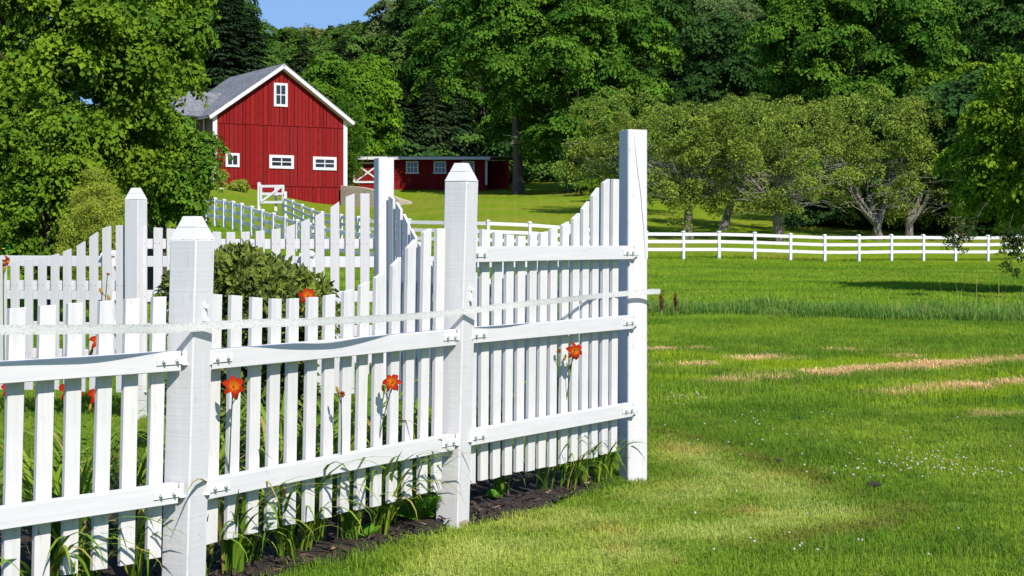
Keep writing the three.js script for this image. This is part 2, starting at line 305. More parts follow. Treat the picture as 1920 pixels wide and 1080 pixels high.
// long drying check in the end post and bare wood at the foot of the second post
{
  const c = []; let yy = 2.32, xx = -0.03; const r = rng(5); while (yy > 1.45) { c.push(V(xx, yy, POST / 2 + 0.0002)); yy -= 0.05; xx += 0.0042 + (r() - 0.5) * 0.004 + (yy > 1.9 && yy < 2.15 ? 0.003 : 0); }
  part(post3, 'drying_crack', tube(c, c.map((_, i) => 0.0006 + 0.0016 * Math.sin(i / c.length * Math.PI)), 4), new THREE.MeshStandardMaterial({ color: lin(0.12, 0.12, 0.125), roughness: 1 }));
  const s = new THREE.Shape(); s.moveTo(-0.05, -0.02); for (const [a, b] of [[-0.055, 0.02], [-0.04, 0.05], [-0.028, 0.047], [-0.02, 0.085], [-0.012, 0.055], [0.005, 0.062], [0.02, 0.035], [0.035, 0.03], [0.045, -0.02]]) s.lineTo(a, b);
  const g = new THREE.ShapeGeometry(s);
  part(post2, 'bare_wood', g, new THREE.MeshStandardMaterial({ color: lin(0.36, 0.27, 0.22), roughness: 1 }), 0, 0, POST / 2 + 0.0008);
  const st = prism([[-0.008, 0], [0.008, 0], [0.008, 0.075], [-0.008, 0.075]], 0.012, 0.002);
  for (const [p, h, dx] of [[post1, 1.24, 0.0], [post2, 1.26, 0.0]]) {
    const th = p.rotation.y, l = LEAN * h, b = part(p, 'insulator', st, hingeMat, dx + l * Math.cos(th), h, l * Math.sin(th) + POST / 2 + 0.006);
    part(b, 'clip', box(0.02, 0.018, 0.02), hingeMat, 0, 0.066, 0.008); part(b, 'clip', box(0.02, 0.014, 0.02), hingeMat, 0, 0.006, 0.008);
  }
}
const T1 = [1.62, 1.57, 1.52, 1.475, 1.44, 1.415, 1.395, 1.338, 1.330, 1.325, 1.325, 1.332, 1.345, 1.357].map((v, i) => [1.40, 1.37, 1.345, 1.325, 1.315, 1.31, 1.312, 1.318, 1.323, 1.329, 1.335, 1.340, 1.345, 1.350][i]);
const T2 = [1.352, 1.343, 1.328, 1.318, 1.315, 1.317, 1.322, 1.341, 1.373, 1.413, 1.482, 1.582, 1.663, 1.664];
const T3 = [1.673, 1.66, 1.641, 1.631, 1.625, 1.632, 1.646, 1.667, 1.70, 1.748, 1.819, 1.91, 1.996, 1.997];
picketPanel('closest white picket panel, cut off at the picture edge, tape across it', P0, P1, { count: 14, tops: T1, bottom: 0.2, rails: [1.112, 0.53], lean: LEAN, hinges: true });
picketPanel('white picket panel sweeping up, between the two capped posts', P1, P2, { count: 14, tops: T2, bottom: 0.213, rails: [1.105, 0.523], lean: LEAN, hinges: true });
picketPanel('white three-rail picket panel sweeping up to the tall end post', P2, P3, { count: 14, tops: T3, bottom: 0.215, rails: [1.562, 1.105, 0.53], lean: LEAN * 0.5, hinges: true, end: 0.255, railEnd: 0.125 });
picketPanel('shaded steep row of white pickets running back to the plain tall post', P3, P4, { count: 26, tops: [1.99, 1.99, 1.80, 1.62, 1.50, 1.42, 1.36, 1.32, 1.30, 1.30, 1.31, 1.33, 1.37, 1.42, 1.51, 1.66, 1.85, 1.99], bottom: 0.22, rails: [1.24, 0.62], mat: agedV, w: 0.088 });
picketPanel('weathered white picket row behind the evergreen bush', P4, P5, { count: 16, tops: [2.01, 2.01, 1.91, 1.83, 1.775, 1.725, 1.695, 1.68, 1.672, 1.67, 1.672, 1.68, 1.69, 1.70, 1.71, 1.715], bottom: 0.25, rails: [1.61, 1.14, 0.6], mat: agedV, rust: true, w: 0.078, start: 0.17, end: 0.06 });
picketPanel('weathered white picket row rising to the post at the back, by the dark maple', P5, P6, { count: 16, tops: [1.73, 1.725, 1.65, 1.565, 1.505, 1.468, 1.44, 1.425, 1.41, 1.40, 1.40, 1.41, 1.43, 1.47, 1.53, 1.6], bottom: 0.25, rails: [1.236, 0.62], mat: agedV, rust: true, w: 0.078, start: 0.15, end: 0.06 });
// woven electric tape strung along the front of the posts
{
  const A = at(-260, 618, 5.3), pts = [A, at(0, 618.5, 5.74), at(200, 617, 6.08), at(367, 613.5, 6.465), at(402, 610.5, 6.55), at(620, 602, 7.12), at(874, 583, 8.145), at(898, 580, 8.21), at(1050, 563, 8.83), at(1178, 550, 9.655), at(1214, 547.0, 9.70), at(1238, 546.5, 9.70)];
  const cv = new THREE.CatmullRomCurve3(pts, false, 'chordal'), N = 160, pos = [], idx = [], uv = [];
  for (let i = 0; i <= N; i++) {
    const p = cv.getPointAt(i / N), tw = 0.25 * noise(i * 0.09, 1, 5) + 0.02 * Math.sin(i * 0.6), w = 0.0195 - 0.002 * sstep(0.45, 0.6, i / N);
    for (const s of [-1, 1]) { pos.push(p.x + s * w * tw * 0.6, p.y + s * w, p.z + s * w * tw); uv.push(i / N * 6, s * 0.5 + 0.5); }
    if (i) { const b = i * 2; idx.push(b - 2, b, b - 1, b - 1, b, b + 1); }
  }
  const weave = texture(512, 64, (i, j) => { const n = tnoise(i, j, 512, 170, 512 / 6, 90), band = (j > 44 || j < 14) ? 0.8 : 1, v = 255 * (n > 0.70 ? 0.92 : 1) * (band < 1 && n > 0.5 ? 0.93 : 1); return [v, v, v]; });
  const m = part(scene, 'electric_fence_tape', geo(pos, idx, uv), new THREE.MeshPhysicalMaterial({ color: lin(0.70, 0.69, 0.68), map: weave, roughness: 0.8, transmission: 0.2, thickness: 0, side: THREE.DoubleSide }));
  tag(m, 'white woven tape strung across the front of the picket fence', 'fence tape');
}

// ---------------------------------------------------------------- rail fences
function railFence(name, label, pts, { height, railYs, railH, pw, rw = 0.04, fallback = whitePlain, cap = true, sink = 0.2, group }) {
  const a = pts[0], t = thing(name, label, 'rail fence', [a.x, a.y, a.z], 0, group), loc = p => p.clone().sub(a);
  const shaft = box(pw, height + sink, pw, 0, (height - sink) / 2, 0), capG = frustum(pw * 1.28, pw * 0.7, 0, pw * 0.35).translate(0, height + 0.012, 0), capB = box(pw * 1.28, 0.024, pw * 1.28, 0, height + 0.0005, 0);
  const capM = cap ? mergeGeometries([capB.toNonIndexed(), capG]) : null;
  pts.forEach((p, i) => {
    const q = loc(p), n = pts[Math.min(i + 1, pts.length - 1)], m = pts[Math.max(i - 1, 0)], turn = Math.atan2(-(n.z - m.z), n.x - m.x);
    const s = part(t, 'post', shaft, fallback, q.x, q.y, q.z); s.rotation.y = turn + Math.PI / 2 * 0; if (cap) part(s, 'post_cap', capM, fallback);
    if (i < pts.length - 1) {
      const r = loc(n), L = Math.hypot(r.x - q.x, r.z - q.z), tr = Math.atan2(-(r.z - q.z), r.x - q.x);
      for (const y of railYs) {
        const g = prism([[pw * 0.3, y - railH / 2 + (r.y - q.y) * pw * 0.3 / L], [L - pw * 0.3, y - railH / 2 + r.y - q.y], [L - pw * 0.3, y + railH / 2 + r.y - q.y], [pw * 0.3, y + railH / 2 + (r.y - q.y) * pw * 0.3 / L]], rw, 0.004);
        const m2 = part(t, 'rail', g, fallback, q.x, q.y, q.z); m2.rotation.y = tr;
      }
    }
  });
  return t;
}
const onGround = (px, Z, dy = 0) => { const x = (px - CX) * Z / F; return V(x, ground(x, -Z) + dy, -Z); };
const farOpt = { height: 1.22, railYs: [1.12, 0.79, 0.44], railH: 0.145, pw: 0.125, rw: 0.05 };
railFence('white_rail_fence', 'white three-rail fence crossing the lawn in front of the orchard', [[690, 64], [767, 62.5], [842, 61.5], [916, 61], [993, 61.5], [1068, 62.5], [1141, 64], [1211, 65], [1281, 66], [1348, 66.5], [1415, 67], [1482, 67.5], [1546, 68], [1610, 68.8], [1671, 69.6], [1731, 70.4], [1791, 71.2], [1852, 72], [1910, 73], [1968, 74], [2026, 75]].map(p => onGround(...p)), farOpt);
railFence('white_rail_fence', 'white three-rail fence climbing from the lawn to the gate by the barn', [[690.2, 64.3], [672, 66], [656, 68], [640, 70], [622, 72.2], [604, 74.5], [586, 77], [567, 79.5], [549, 82], [533, 84.2]].map(p => onGround(...p)), farOpt);
railFence('white_rail_fence', 'white three-rail fence stepping down the slope below the red barn', [[387, 66.8], [403, 66], [420, 65.2], [437, 64.3], [453, 63.5], [472, 62.6], [492, 61.7], [513, 60.8], [535, 60], [557, 59], [580, 58], [606, 57], [633, 56], [661, 55], [690, 54], [722, 53]].map(p => onGround(...p)), farOpt);
railFence('white_rail_fence', 'white rail fence close behind the back pickets of the garden', [[-250, 18.2], [-20, 17.8], [206, 17.3], [400, 17.0], [577, 16.8], [760, 16.8], [940, 16.8], [1090, 16.9]].map(p => onGround(...p)), { height: 1.42, railYs: [1.345, 0.95, 0.56], railH: 0.125, pw: 0.125, rw: 0.05 });
{
  // open field gate beside the barn
  const a = onGround(486, 85), t = thing('field_gate', 'small open white wooden gate with diagonal brace below the barn', 'gate', [a.x, a.y, a.z], 0);
  const W = 1.45, post = box(0.16, 1.95, 0.16, 0, 0.775, 0);
  part(t, 'post', post, whitePlain, 0, 0, 0); part(t, 'post', post, whitePlain, 0.93, -0.25, -0.25);
  const leaf = new THREE.Group(); leaf.name = 'gate_leaf'; leaf.position.set(0.08, 0.1, 0.12); leaf.rotation.y = -0.22; t.add(leaf);
  for (const y of [1.42, 0.98, 0.50]) part(leaf, 'rail', box(W, 0.14, 0.05, W / 2, y, 0), whitePlain);
  part(leaf, 'stile', box(0.14, 1.5, 0.06, W - 0.05, 0.72, 0.004), whitePlain);
  part(leaf, 'stile', box(0.12, 1.1, 0.06, 0.05, 0.96, 0.004), whitePlain);
  part(leaf, 'brace', box(1.55, 0.13, 0.04, 0, 0, 0).rotateZ(0.60).translate(W / 2 - 0.02, 0.97, 0.047), whitePlain);
  part(t, 'latch_post', box(0.14, 1.7, 0.14, 1.62, 0.35, 0.62), whitePlain);
}
console.log('fences');

// ---------------------------------------------------------------- red barn
const redTones = [[0.262, 0.021, 0.019], [0.222, 0.021, 0.018], [0.292, 0.027, 0.023], [0.245, 0.028, 0.026]];
const boardGrain = texture(256, 256, (i, j) => { const n = 0.55 * tnoise(i, j, 256, 64, 3, 101) + 0.45 * tnoise(i, j, 256, 20, 20, 102), v = 255 * (0.74 + 0.36 * n); return [v, v, v]; });
const redMats = redTones.map(c => new THREE.MeshPhysicalMaterial({ specularIntensity: 0.12, color: lin(c[0] * 0.98, c[1] * 0.62, c[2] * 0.7), map: boardGrain, roughness: 0.75 }));
const redBack = redMats[1];
const shingle = new THREE.MeshStandardMaterial({ color: lin(0.19, 0.195, 0.205), roughness: 0.9, map: texture(512, 512, (i, j) => {
  const row = Math.floor(j / 16), v = 255 * (0.70 + 0.30 * hash2(Math.floor((i + (row % 2) * 14) / 28), row, 5) + 0.12 * tnoise(i, j, 512, 6, 6, 8)) * (j % 16 < 2 ? 0.72 : 1); return [v, v, v]; }) });
const glass = new THREE.MeshPhysicalMaterial({ color: lin(0.02, 0.024, 0.03), roughness: 0.08, metalness: 0, specularIntensity: 1, clearcoat: 0.6, clearcoatRoughness: 0.05 });
function windowUnit(parent, x, y, z, w, h, cols, rows, trim = 0.13, mat = whitePlain, sill = 0) {
  const win = new THREE.Group(); win.name = 'window'; win.position.set(x, y, z); parent.add(win);
  const iw = w - 2 * trim, ih = h - 2 * trim;
  part(win, 'frame', mergeGeometries([box(w, trim, 0.07, 0, h / 2 - trim / 2, 0.035), box(w + sill, trim, 0.07 + sill * 0.3, 0, -h / 2 + trim / 2, 0.035), box(trim, ih, 0.07, -w / 2 + trim / 2, 0, 0.035), box(trim, ih, 0.07, w / 2 - trim / 2, 0, 0.035)]), mat);
  const pw = iw / cols, ph = ih / rows;
  for (let i = 0; i < cols; i++) for (let j = 0; j < rows; j++) part(win, 'pane', box(pw - 0.03, ph - 0.03, 0.012), glass, -iw / 2 + pw * (i + 0.5), -ih / 2 + ph * (j + 0.5), 0.014);
  const bars = []; for (let i = 1; i < cols; i++) bars.push(box(0.07, ih, 0.05, -iw / 2 + pw * i, 0, 0.03)); for (let j = 1; j < rows; j++) bars.push(box(iw, 0.07, 0.046, 0, -ih / 2 + ph * j, 0.03));
  if (bars.length) part(win, 'glazing_bars', mergeGeometries(bars), mat);
  return win;
}
{
  const ph = 31.5 * Math.PI / 180, W = 11.0, D = 10.3, GX = -22.83, GZ = -113, EAVE = 11.32, RIDGE = 15.2, SLOPE = (RIDGE - EAVE) / (W / 2);
  const b = thing('red_barn', 'tall red board barn with white trim and grey shingle roof', 'barn', [GX, 0, GZ], ph);
  const roofY = x => EAVE + SLOPE * Math.min(x, W - x), r = rng(301);
  // core walls behind the boards
  part(b, 'wall', prism([[0.02, 2.5], [W - 0.02, 2.5], [W - 0.02, EAVE], [W / 2, RIDGE - 0.02], [0.02, EAVE]], 0.2), redBack, 0, 0, -0.13);
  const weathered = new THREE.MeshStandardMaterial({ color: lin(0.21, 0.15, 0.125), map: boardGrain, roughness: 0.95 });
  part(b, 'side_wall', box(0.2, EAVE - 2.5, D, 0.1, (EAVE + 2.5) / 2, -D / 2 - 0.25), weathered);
  part(b, 'side_wall', box(0.2, EAVE - 2.5, D, W - 0.1, (EAVE + 2.5) / 2, -D / 2 - 0.25), redMats[1]);
  part(b, 'rear_wall', prism([[0.2, 2.5], [W - 0.2, 2.5], [W - 0.2, EAVE], [W / 2, RIDGE - 0.1], [0.2, EAVE]], 0.2), redMats[1], 0, 0, -D - 0.1);
  const SEAM1 = 5.87, SEAM2 = 10.62;
  const tiers = [[2.7, SEAM1 + 0.02, 0.012], [SEAM1, SEAM2 + 0.02, 0.036], [SEAM2, null, 0.060]];
  for (const [lo, hi, z] of tiers) {
    let x = 0.14;
    while (x < W - 0.2) {
      let w = 0.24 + r() * 0.16; if (x + w > W - 0.28) w = W - 0.14 - x;
      const gap = 0.016 + (r() < 0.4 ? 0.03 : 0) + r() * 0.012, x1 = x + w - gap, m = redMats[Math.floor(r() * 4)], d = 0.024, lo2 = lo - r() * 0.02;
      const tl = hi ?? roofY(x) - 0.05, tr = hi ?? roofY(x1) - 0.05, pk = !hi && x < W / 2 && x1 > W / 2;
      part(b, 'board', prism(pk ? [[x, lo2], [x1, lo2], [x1, tr], [W / 2, RIDGE - 0.05], [x, tl]] : [[x, lo2], [x1, lo2], [x1, tr], [x, tl]], d), m, 0, 0, z + r() * 0.006);
      x += w;
    }
  }
  // shadow-casting drip edges at the tier joints
  for (const y of [SEAM1, SEAM2]) part(b, 'drip_edge', box(W - 0.3, 0.03, 0.05, W / 2, y - 0.03, y === SEAM1 ? 0.045 : 0.069), redBack);
  for (const x of [0.02, W - 0.02]) part(b, 'corner_trim', box(0.34, EAVE - (x < 1 ? 5.2 : 5.85), 0.12, x, (EAVE + (x < 1 ? 5.2 : 5.85)) / 2, 0.055), whitePlain);
  // roof
  const over = 0.55, th = 0.16, ang = Math.atan(SLOPE), rl = (W / 2 + 0.62) / Math.cos(ang);
  for (const s of [-1, 1]) {
    const g = boxUv(new THREE.BoxGeometry(rl, th, D + over + 0.9)); const uv = g.attributes.uv; for (let i = 0; i < uv.count; i++) uv.setXY(i, uv.getY(i) * 0.22, uv.getX(i) * 0.22);
    g.translate(-rl / 2, 0, 0); if (s > 0) g.scale(-1, 1, 1), g.index.array.reverse(), g.computeVertexNormals();
    const m = part(b, 'roof', g, shingle, W / 2, RIDGE + 0.17, -D / 2 + (over - 0.9) / 2); m.rotation.z = s < 0 ? ang : -ang;
    const tr = part(b, 'rake_trim', boxUv(new THREE.BoxGeometry(rl + 0.02, 0.26, 0.07)).translate(s * (rl / 2), -0.12, 0), whitePlain, W / 2, RIDGE + 0.16, over - 0.02); tr.rotation.z = s < 0 ? ang : -ang;
    const so = part(b, 'soffit', boxUv(new THREE.BoxGeometry(rl - 0.1, 0.04, over - 0.08)).translate(s * (rl / 2), -0.26, 0), whitePlain, W / 2, RIDGE + 0.14, over / 2 - 0.02); so.rotation.z = s < 0 ? ang : -ang;
  }
  part(b, 'gutter', box(0.14, 0.16, D + 0.4, -0.55, EAVE - 0.30, -D / 2), whitePlain);
  windowUnit(b, 1.43, 7.77, 0.066, 1.12, 1.07, 2, 1, 0.18); windowUnit(b, 5.48, 7.74, 0.066, 2.06, 1.06, 2, 2, 0.22); windowUnit(b, 9.17, 7.71, 0.066, 2.04, 1.06, 2, 2, 0.22); windowUnit(b, 5.40, 13.0, 0.09, 1.15, 1.85, 2, 2, 0.19);
  // cross wing on the shaded side
  const wz = -5.2, hw = 2.9, out = 2.6, wr = 13.25, wa = Math.atan((wr - EAVE) / hw), wl = (hw + 0.4) / Math.cos(wa);
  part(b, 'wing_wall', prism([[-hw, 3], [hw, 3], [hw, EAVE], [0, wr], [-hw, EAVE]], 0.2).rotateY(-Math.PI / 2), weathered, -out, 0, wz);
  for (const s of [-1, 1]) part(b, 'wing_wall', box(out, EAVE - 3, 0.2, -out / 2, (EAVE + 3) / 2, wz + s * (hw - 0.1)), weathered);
  for (const s of [-1, 1]) {
    const g = boxUv(new THREE.BoxGeometry(out + 3.4, 0.14, wl)); const uv = g.attributes.uv; for (let i = 0; i < uv.count; i++) uv.setXY(i, uv.getX(i) * 0.22, uv.getY(i) * 0.22);
    const m = part(b, 'wing_roof', g.translate(0, 0, s * wl / 2), shingle, -out / 2 + 1.2, wr + 0.12, wz); m.rotation.x = s * wa;
    const f = part(b, 'wing_rake', box(0.08, 0.3, wl, 0, -0.1, s * wl / 2), whitePlain, -out - 0.55, wr + 0.12, wz); f.rotation.x = s * wa;
  }
  part(b, 'downspout', box(0.1, EAVE - 6, 0.1, -0.16, (EAVE + 5.6) / 2, -1.9), whitePlain);
  const d = windowUnit(b, -0.02, 8.6, -1.2, 1.3, 2.3, 1, 2, 0.16); d.rotation.y = -Math.PI / 2; d.position.set(-0.03, 8.3, -4.2 + 1.6);
}
// concrete retaining wall beside the barn
const concrete = new THREE.MeshStandardMaterial({ color: lin(0.66, 0.56, 0.44), roughness: 0.95, map: texture(256, 256, (i, j) => { const n = 0.5 * tnoise(i, j, 256, 5, 30, 201) + 0.5 * tnoise(i, j, 256, 24, 24, 202), v = 255 * (0.72 + 0.34 * n); return [v, v * 0.99, v * 0.97]; }), bumpMap: texture(128, 128, (i, j) => { const n = tnoise(i, j, 128, 40, 40, 203) * 255; return [n, n, n]; }, false), bumpScale: 0.02 });
{
  const pts = [[642, 118.2, 348], [660, 117.2, 349], [680, 116.2, 351], [700, 115.2, 355], [722, 114.2, 362], [748, 113.3, 371], [772, 113, 378]];
  const P = pts.map(([px, Z, py]) => at(px, py, Z)), t = thing('retaining_wall', 'beige concrete retaining wall sloping down from the barn corner', 'retaining wall', [P[0].x, 0, P[0].z], 0);
  for (let i = 1; i < P.length; i++) {
    const A = P[i - 1], B = P[i], L = Math.hypot(B.x - A.x, B.z - A.z);
    const m = part(t, 'wall_segment', prism([[0, 2.2], [L - 0.02, 2.2], [L - 0.02, B.y], [0, A.y]], 0.35, 0.015), concrete, A.x - P[0].x, 0, A.z - P[0].z); m.rotation.y = Math.atan2(-(B.z - A.z), B.x - A.x);
  }
}
{
  const a = at(432, 367, 104), t = thing('stone_slab', 'pale flat slab lying on the slope at the barn corner', 'slab', [a.x, a.y, a.z], -0.5);
  part(t, 'slab_top', box(2.5, 0.16, 0.9).rotateZ(-0.42), concrete); part(t, 'slab_base', box(2.2, 0.7, 0.7).rotateZ(-0.42).translate(-0.15, -0.42, 0), concrete);
}
// ---------------------------------------------------------------- shed
{
  const Z = 130, k = Z / F, x0 = (662 - CX) * k, x1 = (914 - CX) * k, TOP = 8.72, y0 = 5.2, W = x1 - x0, r = rng(411);
  const s = thing('red_shed', 'long low dark red shed with flat roof, half hidden by posts', 'shed', [x0, 0, -Z], 0);
  part(s, 'wall', box(W, TOP - y0, 4, W / 2, (TOP + y0) / 2, -2.04), redBack);
  for (let x = 0.02; x < W - 0.1;) { const w = Math.min(0.28 + r() * 0.1, W - x); part(s, 'board', box(w - 0.015, TOP - y0 - 0.3, 0.03, x + w / 2, (TOP + y0 - 0.3) / 2, -0.015 + r() * 0.006), redMats[Math.floor(r() * 4)]); x += w; }
  part(s, 'roof', box(W + 2.6, 0.1, 5.2, W / 2 + 0.95, TOP + 0.2, -1.9), shingle); part(s, 'fascia', box(W + 0.5, 0.24, 0.07, W / 2, TOP + 0.06, 0.69), whitePlain);
  part(s, 'corner_trim', box(0.2, 2.25, 0.1, W - 0.1, TOP - 1.15, 0.06), whitePlain); part(s, 'corner_trim', box(0.2, 2.3, 0.1, 0.1, TOP - 1.2, 0.06), whitePlain);
  for (const px of [773, 825, 878]) windowUnit(s, (px - CX) * k - x0, 8.0, 0.03, 1.1, 1.12, 3, 2, 0.13, whitePlain, 0.12);
  const dx = (690 - CX) * k - x0, door = new THREE.Group(); door.name = 'door'; door.position.set(dx, 7.55, 0.05); s.add(door);
  part(door, 'door_panel', box(2.3, 1.75, 0.05), redMats[1]);
  for (const a of [-1, 1]) part(door, 'cross_brace', box(2.72, 0.13, 0.03).rotateZ(a * 0.63).translate(0, 0, 0.045 + a * 0.006), whitePlain);
  for (const yy of [-0.84, 0.84]) part(door, 'door_rail', box(2.4, 0.17, 0.05, 0, yy, 0.04), whitePlain);
  // open bay at the end
  part(s, 'bay_wall', box(1.9, TOP - y0, 0.2, W + 0.95, (TOP + y0) / 2, -2.2), redBack); part(s, 'bay_post', box(0.26, 3.0, 0.22, W + 1.75, 7.15, -0.3), redMats[2]); part(s, 'bay_post', box(0.07, 3.0, 0.07, W + 2.4, 7.2, 0.2), whitePlain);
}
console.log('buildings');

// ---------------------------------------------------------------- foliage
const leafMat = (opt = {}) => new THREE.MeshPhysicalMaterial({ color: lin(1, 1, 1), roughness: 1, transmission: 0.15, thickness: 0, side: THREE.DoubleSide, specularIntensity: 0.12, ...opt });
const LEAF = leafMat(), NEEDLE = leafMat({ transmission: 0.12 }), BLADE = leafMat({ transmission: 0.30 });
function leafKite(pos, c, d, n, len, wid, fold) {             // adds a folded kite leaf: base c, direction d, face normal n
  const s = new THREE.Vector3().crossVectors(d, n).normalize(), q = (l, w, f) => { pos.push(c.x + d.x * l + s.x * w + n.x * f, c.y + d.y * l + s.y * w + n.y * f, c.z + d.z * l + s.z * w + n.z * f); };
  q(0, 0, 0); q(len * 0.45, -wid, fold); q(len, 0, -fold * 0.6); q(0, 0, 0); q(len, 0, -fold * 0.6); q(len * 0.45, wid, fold);
}
function rndDir(r) { const z = r() * 2 - 1, a = r() * 6.2832, s = Math.sqrt(1 - z * z); return V(s * Math.cos(a), z, s * Math.sin(a)); }
function clumpGeo(seed, n, R, len, wid, droop = 0.35, up = 0.6) {     // a rounded spray of leaves about R metres in radius, outward is +y
  const r = rng(seed), pos = [];
  for (let i = 0; i < n; i++) {
    const d0 = rndDir(r); d0.y = Math.abs(d0.y) * 0.8 - 0.25; const c = d0.clone().multiplyScalar(R * Math.cbrt(0.15 + 0.85 * r()));
    c.y *= 0.62;
    const d = d0.clone().add(rndDir(r).multiplyScalar(0.8)); d.y -= droop; d.normalize();
    const nn = rndDir(r).multiplyScalar(0.75).add(V(0, up, 0)).add(d0.multiplyScalar(0.35)); nn.addScaledVector(d, -nn.dot(d)).normalize();
    const k = 0.75 + r() * 0.5; leafKite(pos, c, d, nn, len * k, wid * k, wid * 0.35);
  }
  return geo(pos);
}
function domeGeo(seed, n, R, len, wid, rnd = 0.55, flat = 0.45) {              // a shallow dome of overlapping leaves, like the end of a bough
  const r = rng(seed), pos = [], lobe = [0, 1, 2, 3].map(() => [r() * 6.28, 0.25 + 0.35 * r(), 0.5 + 0.4 * r()]);
  for (let i = 0; i < n; i++) {
    const L = lobe[i % 4], a = r() * 6.2832, q = Math.sqrt(r()) * L[2], x = Math.cos(L[0]) * L[1] + Math.cos(a) * q * 0.75, z = Math.sin(L[0]) * L[1] + Math.sin(a) * q * 0.75, rr = Math.min(1, Math.hypot(x, z));
    const y = flat * (Math.sqrt(1 - rr * rr * 0.9) - 0.25) - r() * r() * 0.35 + (i % 4) * 0.05, c = V(x * R, y * R, z * R);
    const d = V(x + (r() - .5) * 0.9, -0.35 - 0.3 * r(), z + (r() - .5) * 0.9).normalize(), nn = rndDir(r).multiplyScalar(rnd).add(V(x * 0.6, 1, z * 0.6)); nn.addScaledVector(d, -nn.dot(d)).normalize();
    const k = 0.7 + r() * 0.6; leafKite(pos, c, d, nn, len * k, wid * k, wid * 0.3);
  }
  return geo(pos);
}
const CLUMP = {
  near: [1, 2, 3, 4].map(s => domeGeo(s, 56, 0.42, 0.095, 0.042, 0.9, 0.5)), maple: [4, 5, 6, 7].map(s => domeGeo(s, 95, 1.05, 0.25, 0.095, 0.6, 0.5)),
  small: [7, 8, 9].map(s => clumpGeo(s, 60, 0.42, 0.10, 0.028, 0.1, 0.4)), orchard: [10, 11, 12].map(s => clumpGeo(s, 34, 0.46, 0.15, 0.042, -0.2, 0.7)),
  shrub: [13, 14, 15].map(s => domeGeo(s, 44, 0.30, 0.10, 0.034, 0.7, 0.5)), rhodo: [16, 17, 18].map(s => clumpGeo(s, 26, 0.10, 0.055, 0.0145, -0.1, 0.7)),
  willowy: [19, 20].map(s => clumpGeo(s, 70, 0.3, 0.11, 0.008, 0.7, 0.4)),
};
function sprayGeo(seed) {                                         // a drooping flat conifer bough along +x, 1 m long
  const r = rng(seed), pos = [];
  for (let i = 0; i < 70; i++) {
    const u = 0.08 + 0.92 * r(), w = (1 - u) * 0.42 + 0.06, c = V(u * 0.92, -0.22 * u * u + (r() - 0.5) * 0.05, (r() * 2 - 1) * w * 0.8);
    const d = V(0.8, -0.25 - 0.3 * r(), Math.sign(c.z) * (0.25 + 0.5 * r())).normalize(), n = V((r() - .5) * .5, 1, (r() - .5) * .7); n.addScaledVector(d, -n.dot(d)).normalize();
    leafKite(pos, c, d, n, 0.20 + 0.12 * r(), 0.034, 0.012);
  }
  return geo(pos);
}
const SPRAY = [31, 32, 33].map(sprayGeo);
const barkTex = texture(256, 256, (i, j) => { const n = 0.55 * tnoise(i, j, 256, 26, 5, 501) + 0.45 * tnoise(i, j, 256, 40, 30, 502), v = 255 * (0.55 + 0.5 * n); return [v, v, v]; });
const bark = (r, g, b) => new THREE.MeshStandardMaterial({ color: lin(r, g, b), map: barkTex, bumpMap: barkTex, bumpScale: 0.02, roughness: 1 });
const BARK = bark(0.16, 0.125, 0.095), BARK_PALE = bark(0.29, 0.255, 0.215), TWIG = new THREE.MeshStandardMaterial({ color: lin(0.30, 0.265, 0.215), roughness: 1 });
const _m = new THREE.Matrix4(), _q = new THREE.Quaternion(), _q2 = new THREE.Quaternion(), _s = new THREE.Vector3(), _c = new THREE.Color(), UPV = V(0, 1, 0);
function instanced(parent, name, g, mat, list, kind = 'stuff') {          // list of { p, q, s, c }
  const im = new THREE.InstancedMesh(g, mat, list.length); im.name = name; im.userData.kind = kind; im.castShadow = im.receiveShadow = true;
  list.forEach((e, i) => { _m.compose(e.p, e.q, typeof e.s === 'number' ? _s.set(e.s, e.s, e.s) : e.s); im.setMatrixAt(i, _m); if (e.c) im.setColorAt(i, _c.setRGB(...e.c)); });
  parent.add(im); return im;
}
function crown(t, clumps, lobes, count, tones, r, { mat = LEAF, scale = 1, shell = 0.68, under = 0.10, core = 0.6 } = {}) {
  const lists = clumps.map(() => []), wsum = lobes.map(l => (l.r[0] * l.r[1] + l.r[1] * l.r[2] + l.r[0] * l.r[2])), tot = wsum.reduce((a, b) => a + b, 0);
  lobes.forEach((l, li) => {
    const n = Math.max(1, Math.round(count * wsum[li] / tot * (li ? 1 : core))), tone0 = r();
    for (let i = 0; i < n; i++) {
      const d = rndDir(r); if (d.y < 0 && r() > under) d.y = -d.y;
      const k = shell + (1.04 - shell) * Math.sqrt(r()), p = V(l.c[0] + d.x * l.r[0] * k, l.c[1] + d.y * l.r[1] * k, l.c[2] + d.z * l.r[2] * k);
      const out = d.clone().add(V(0, 0.55, 0)).add(rndDir(r).multiplyScalar(0.45)).normalize();
      const q = _q.setFromUnitVectors(UPV, out).clone().multiply(_q2.setFromAxisAngle(UPV, r() * 6.2832));
      const tt = clamp(tone0 * 0.4 + r() * 0.6), c = mix3(tones[0], tones[1], tt), v = 0.86 + r() * 0.28;
      lists[Math.floor(r() * clumps.length)].push({ p, q, s: scale * (0.75 + r() * 0.55), c: [c[0] * v, c[1] * v, c[2] * v] });
    }
  });
  const g = new THREE.Group(); g.name = 'crown'; t.add(g);
  clumps.forEach((cg, i) => lists[i].length && instanced(g, 'foliage', cg, mat, lists[i]));
  return g;
}
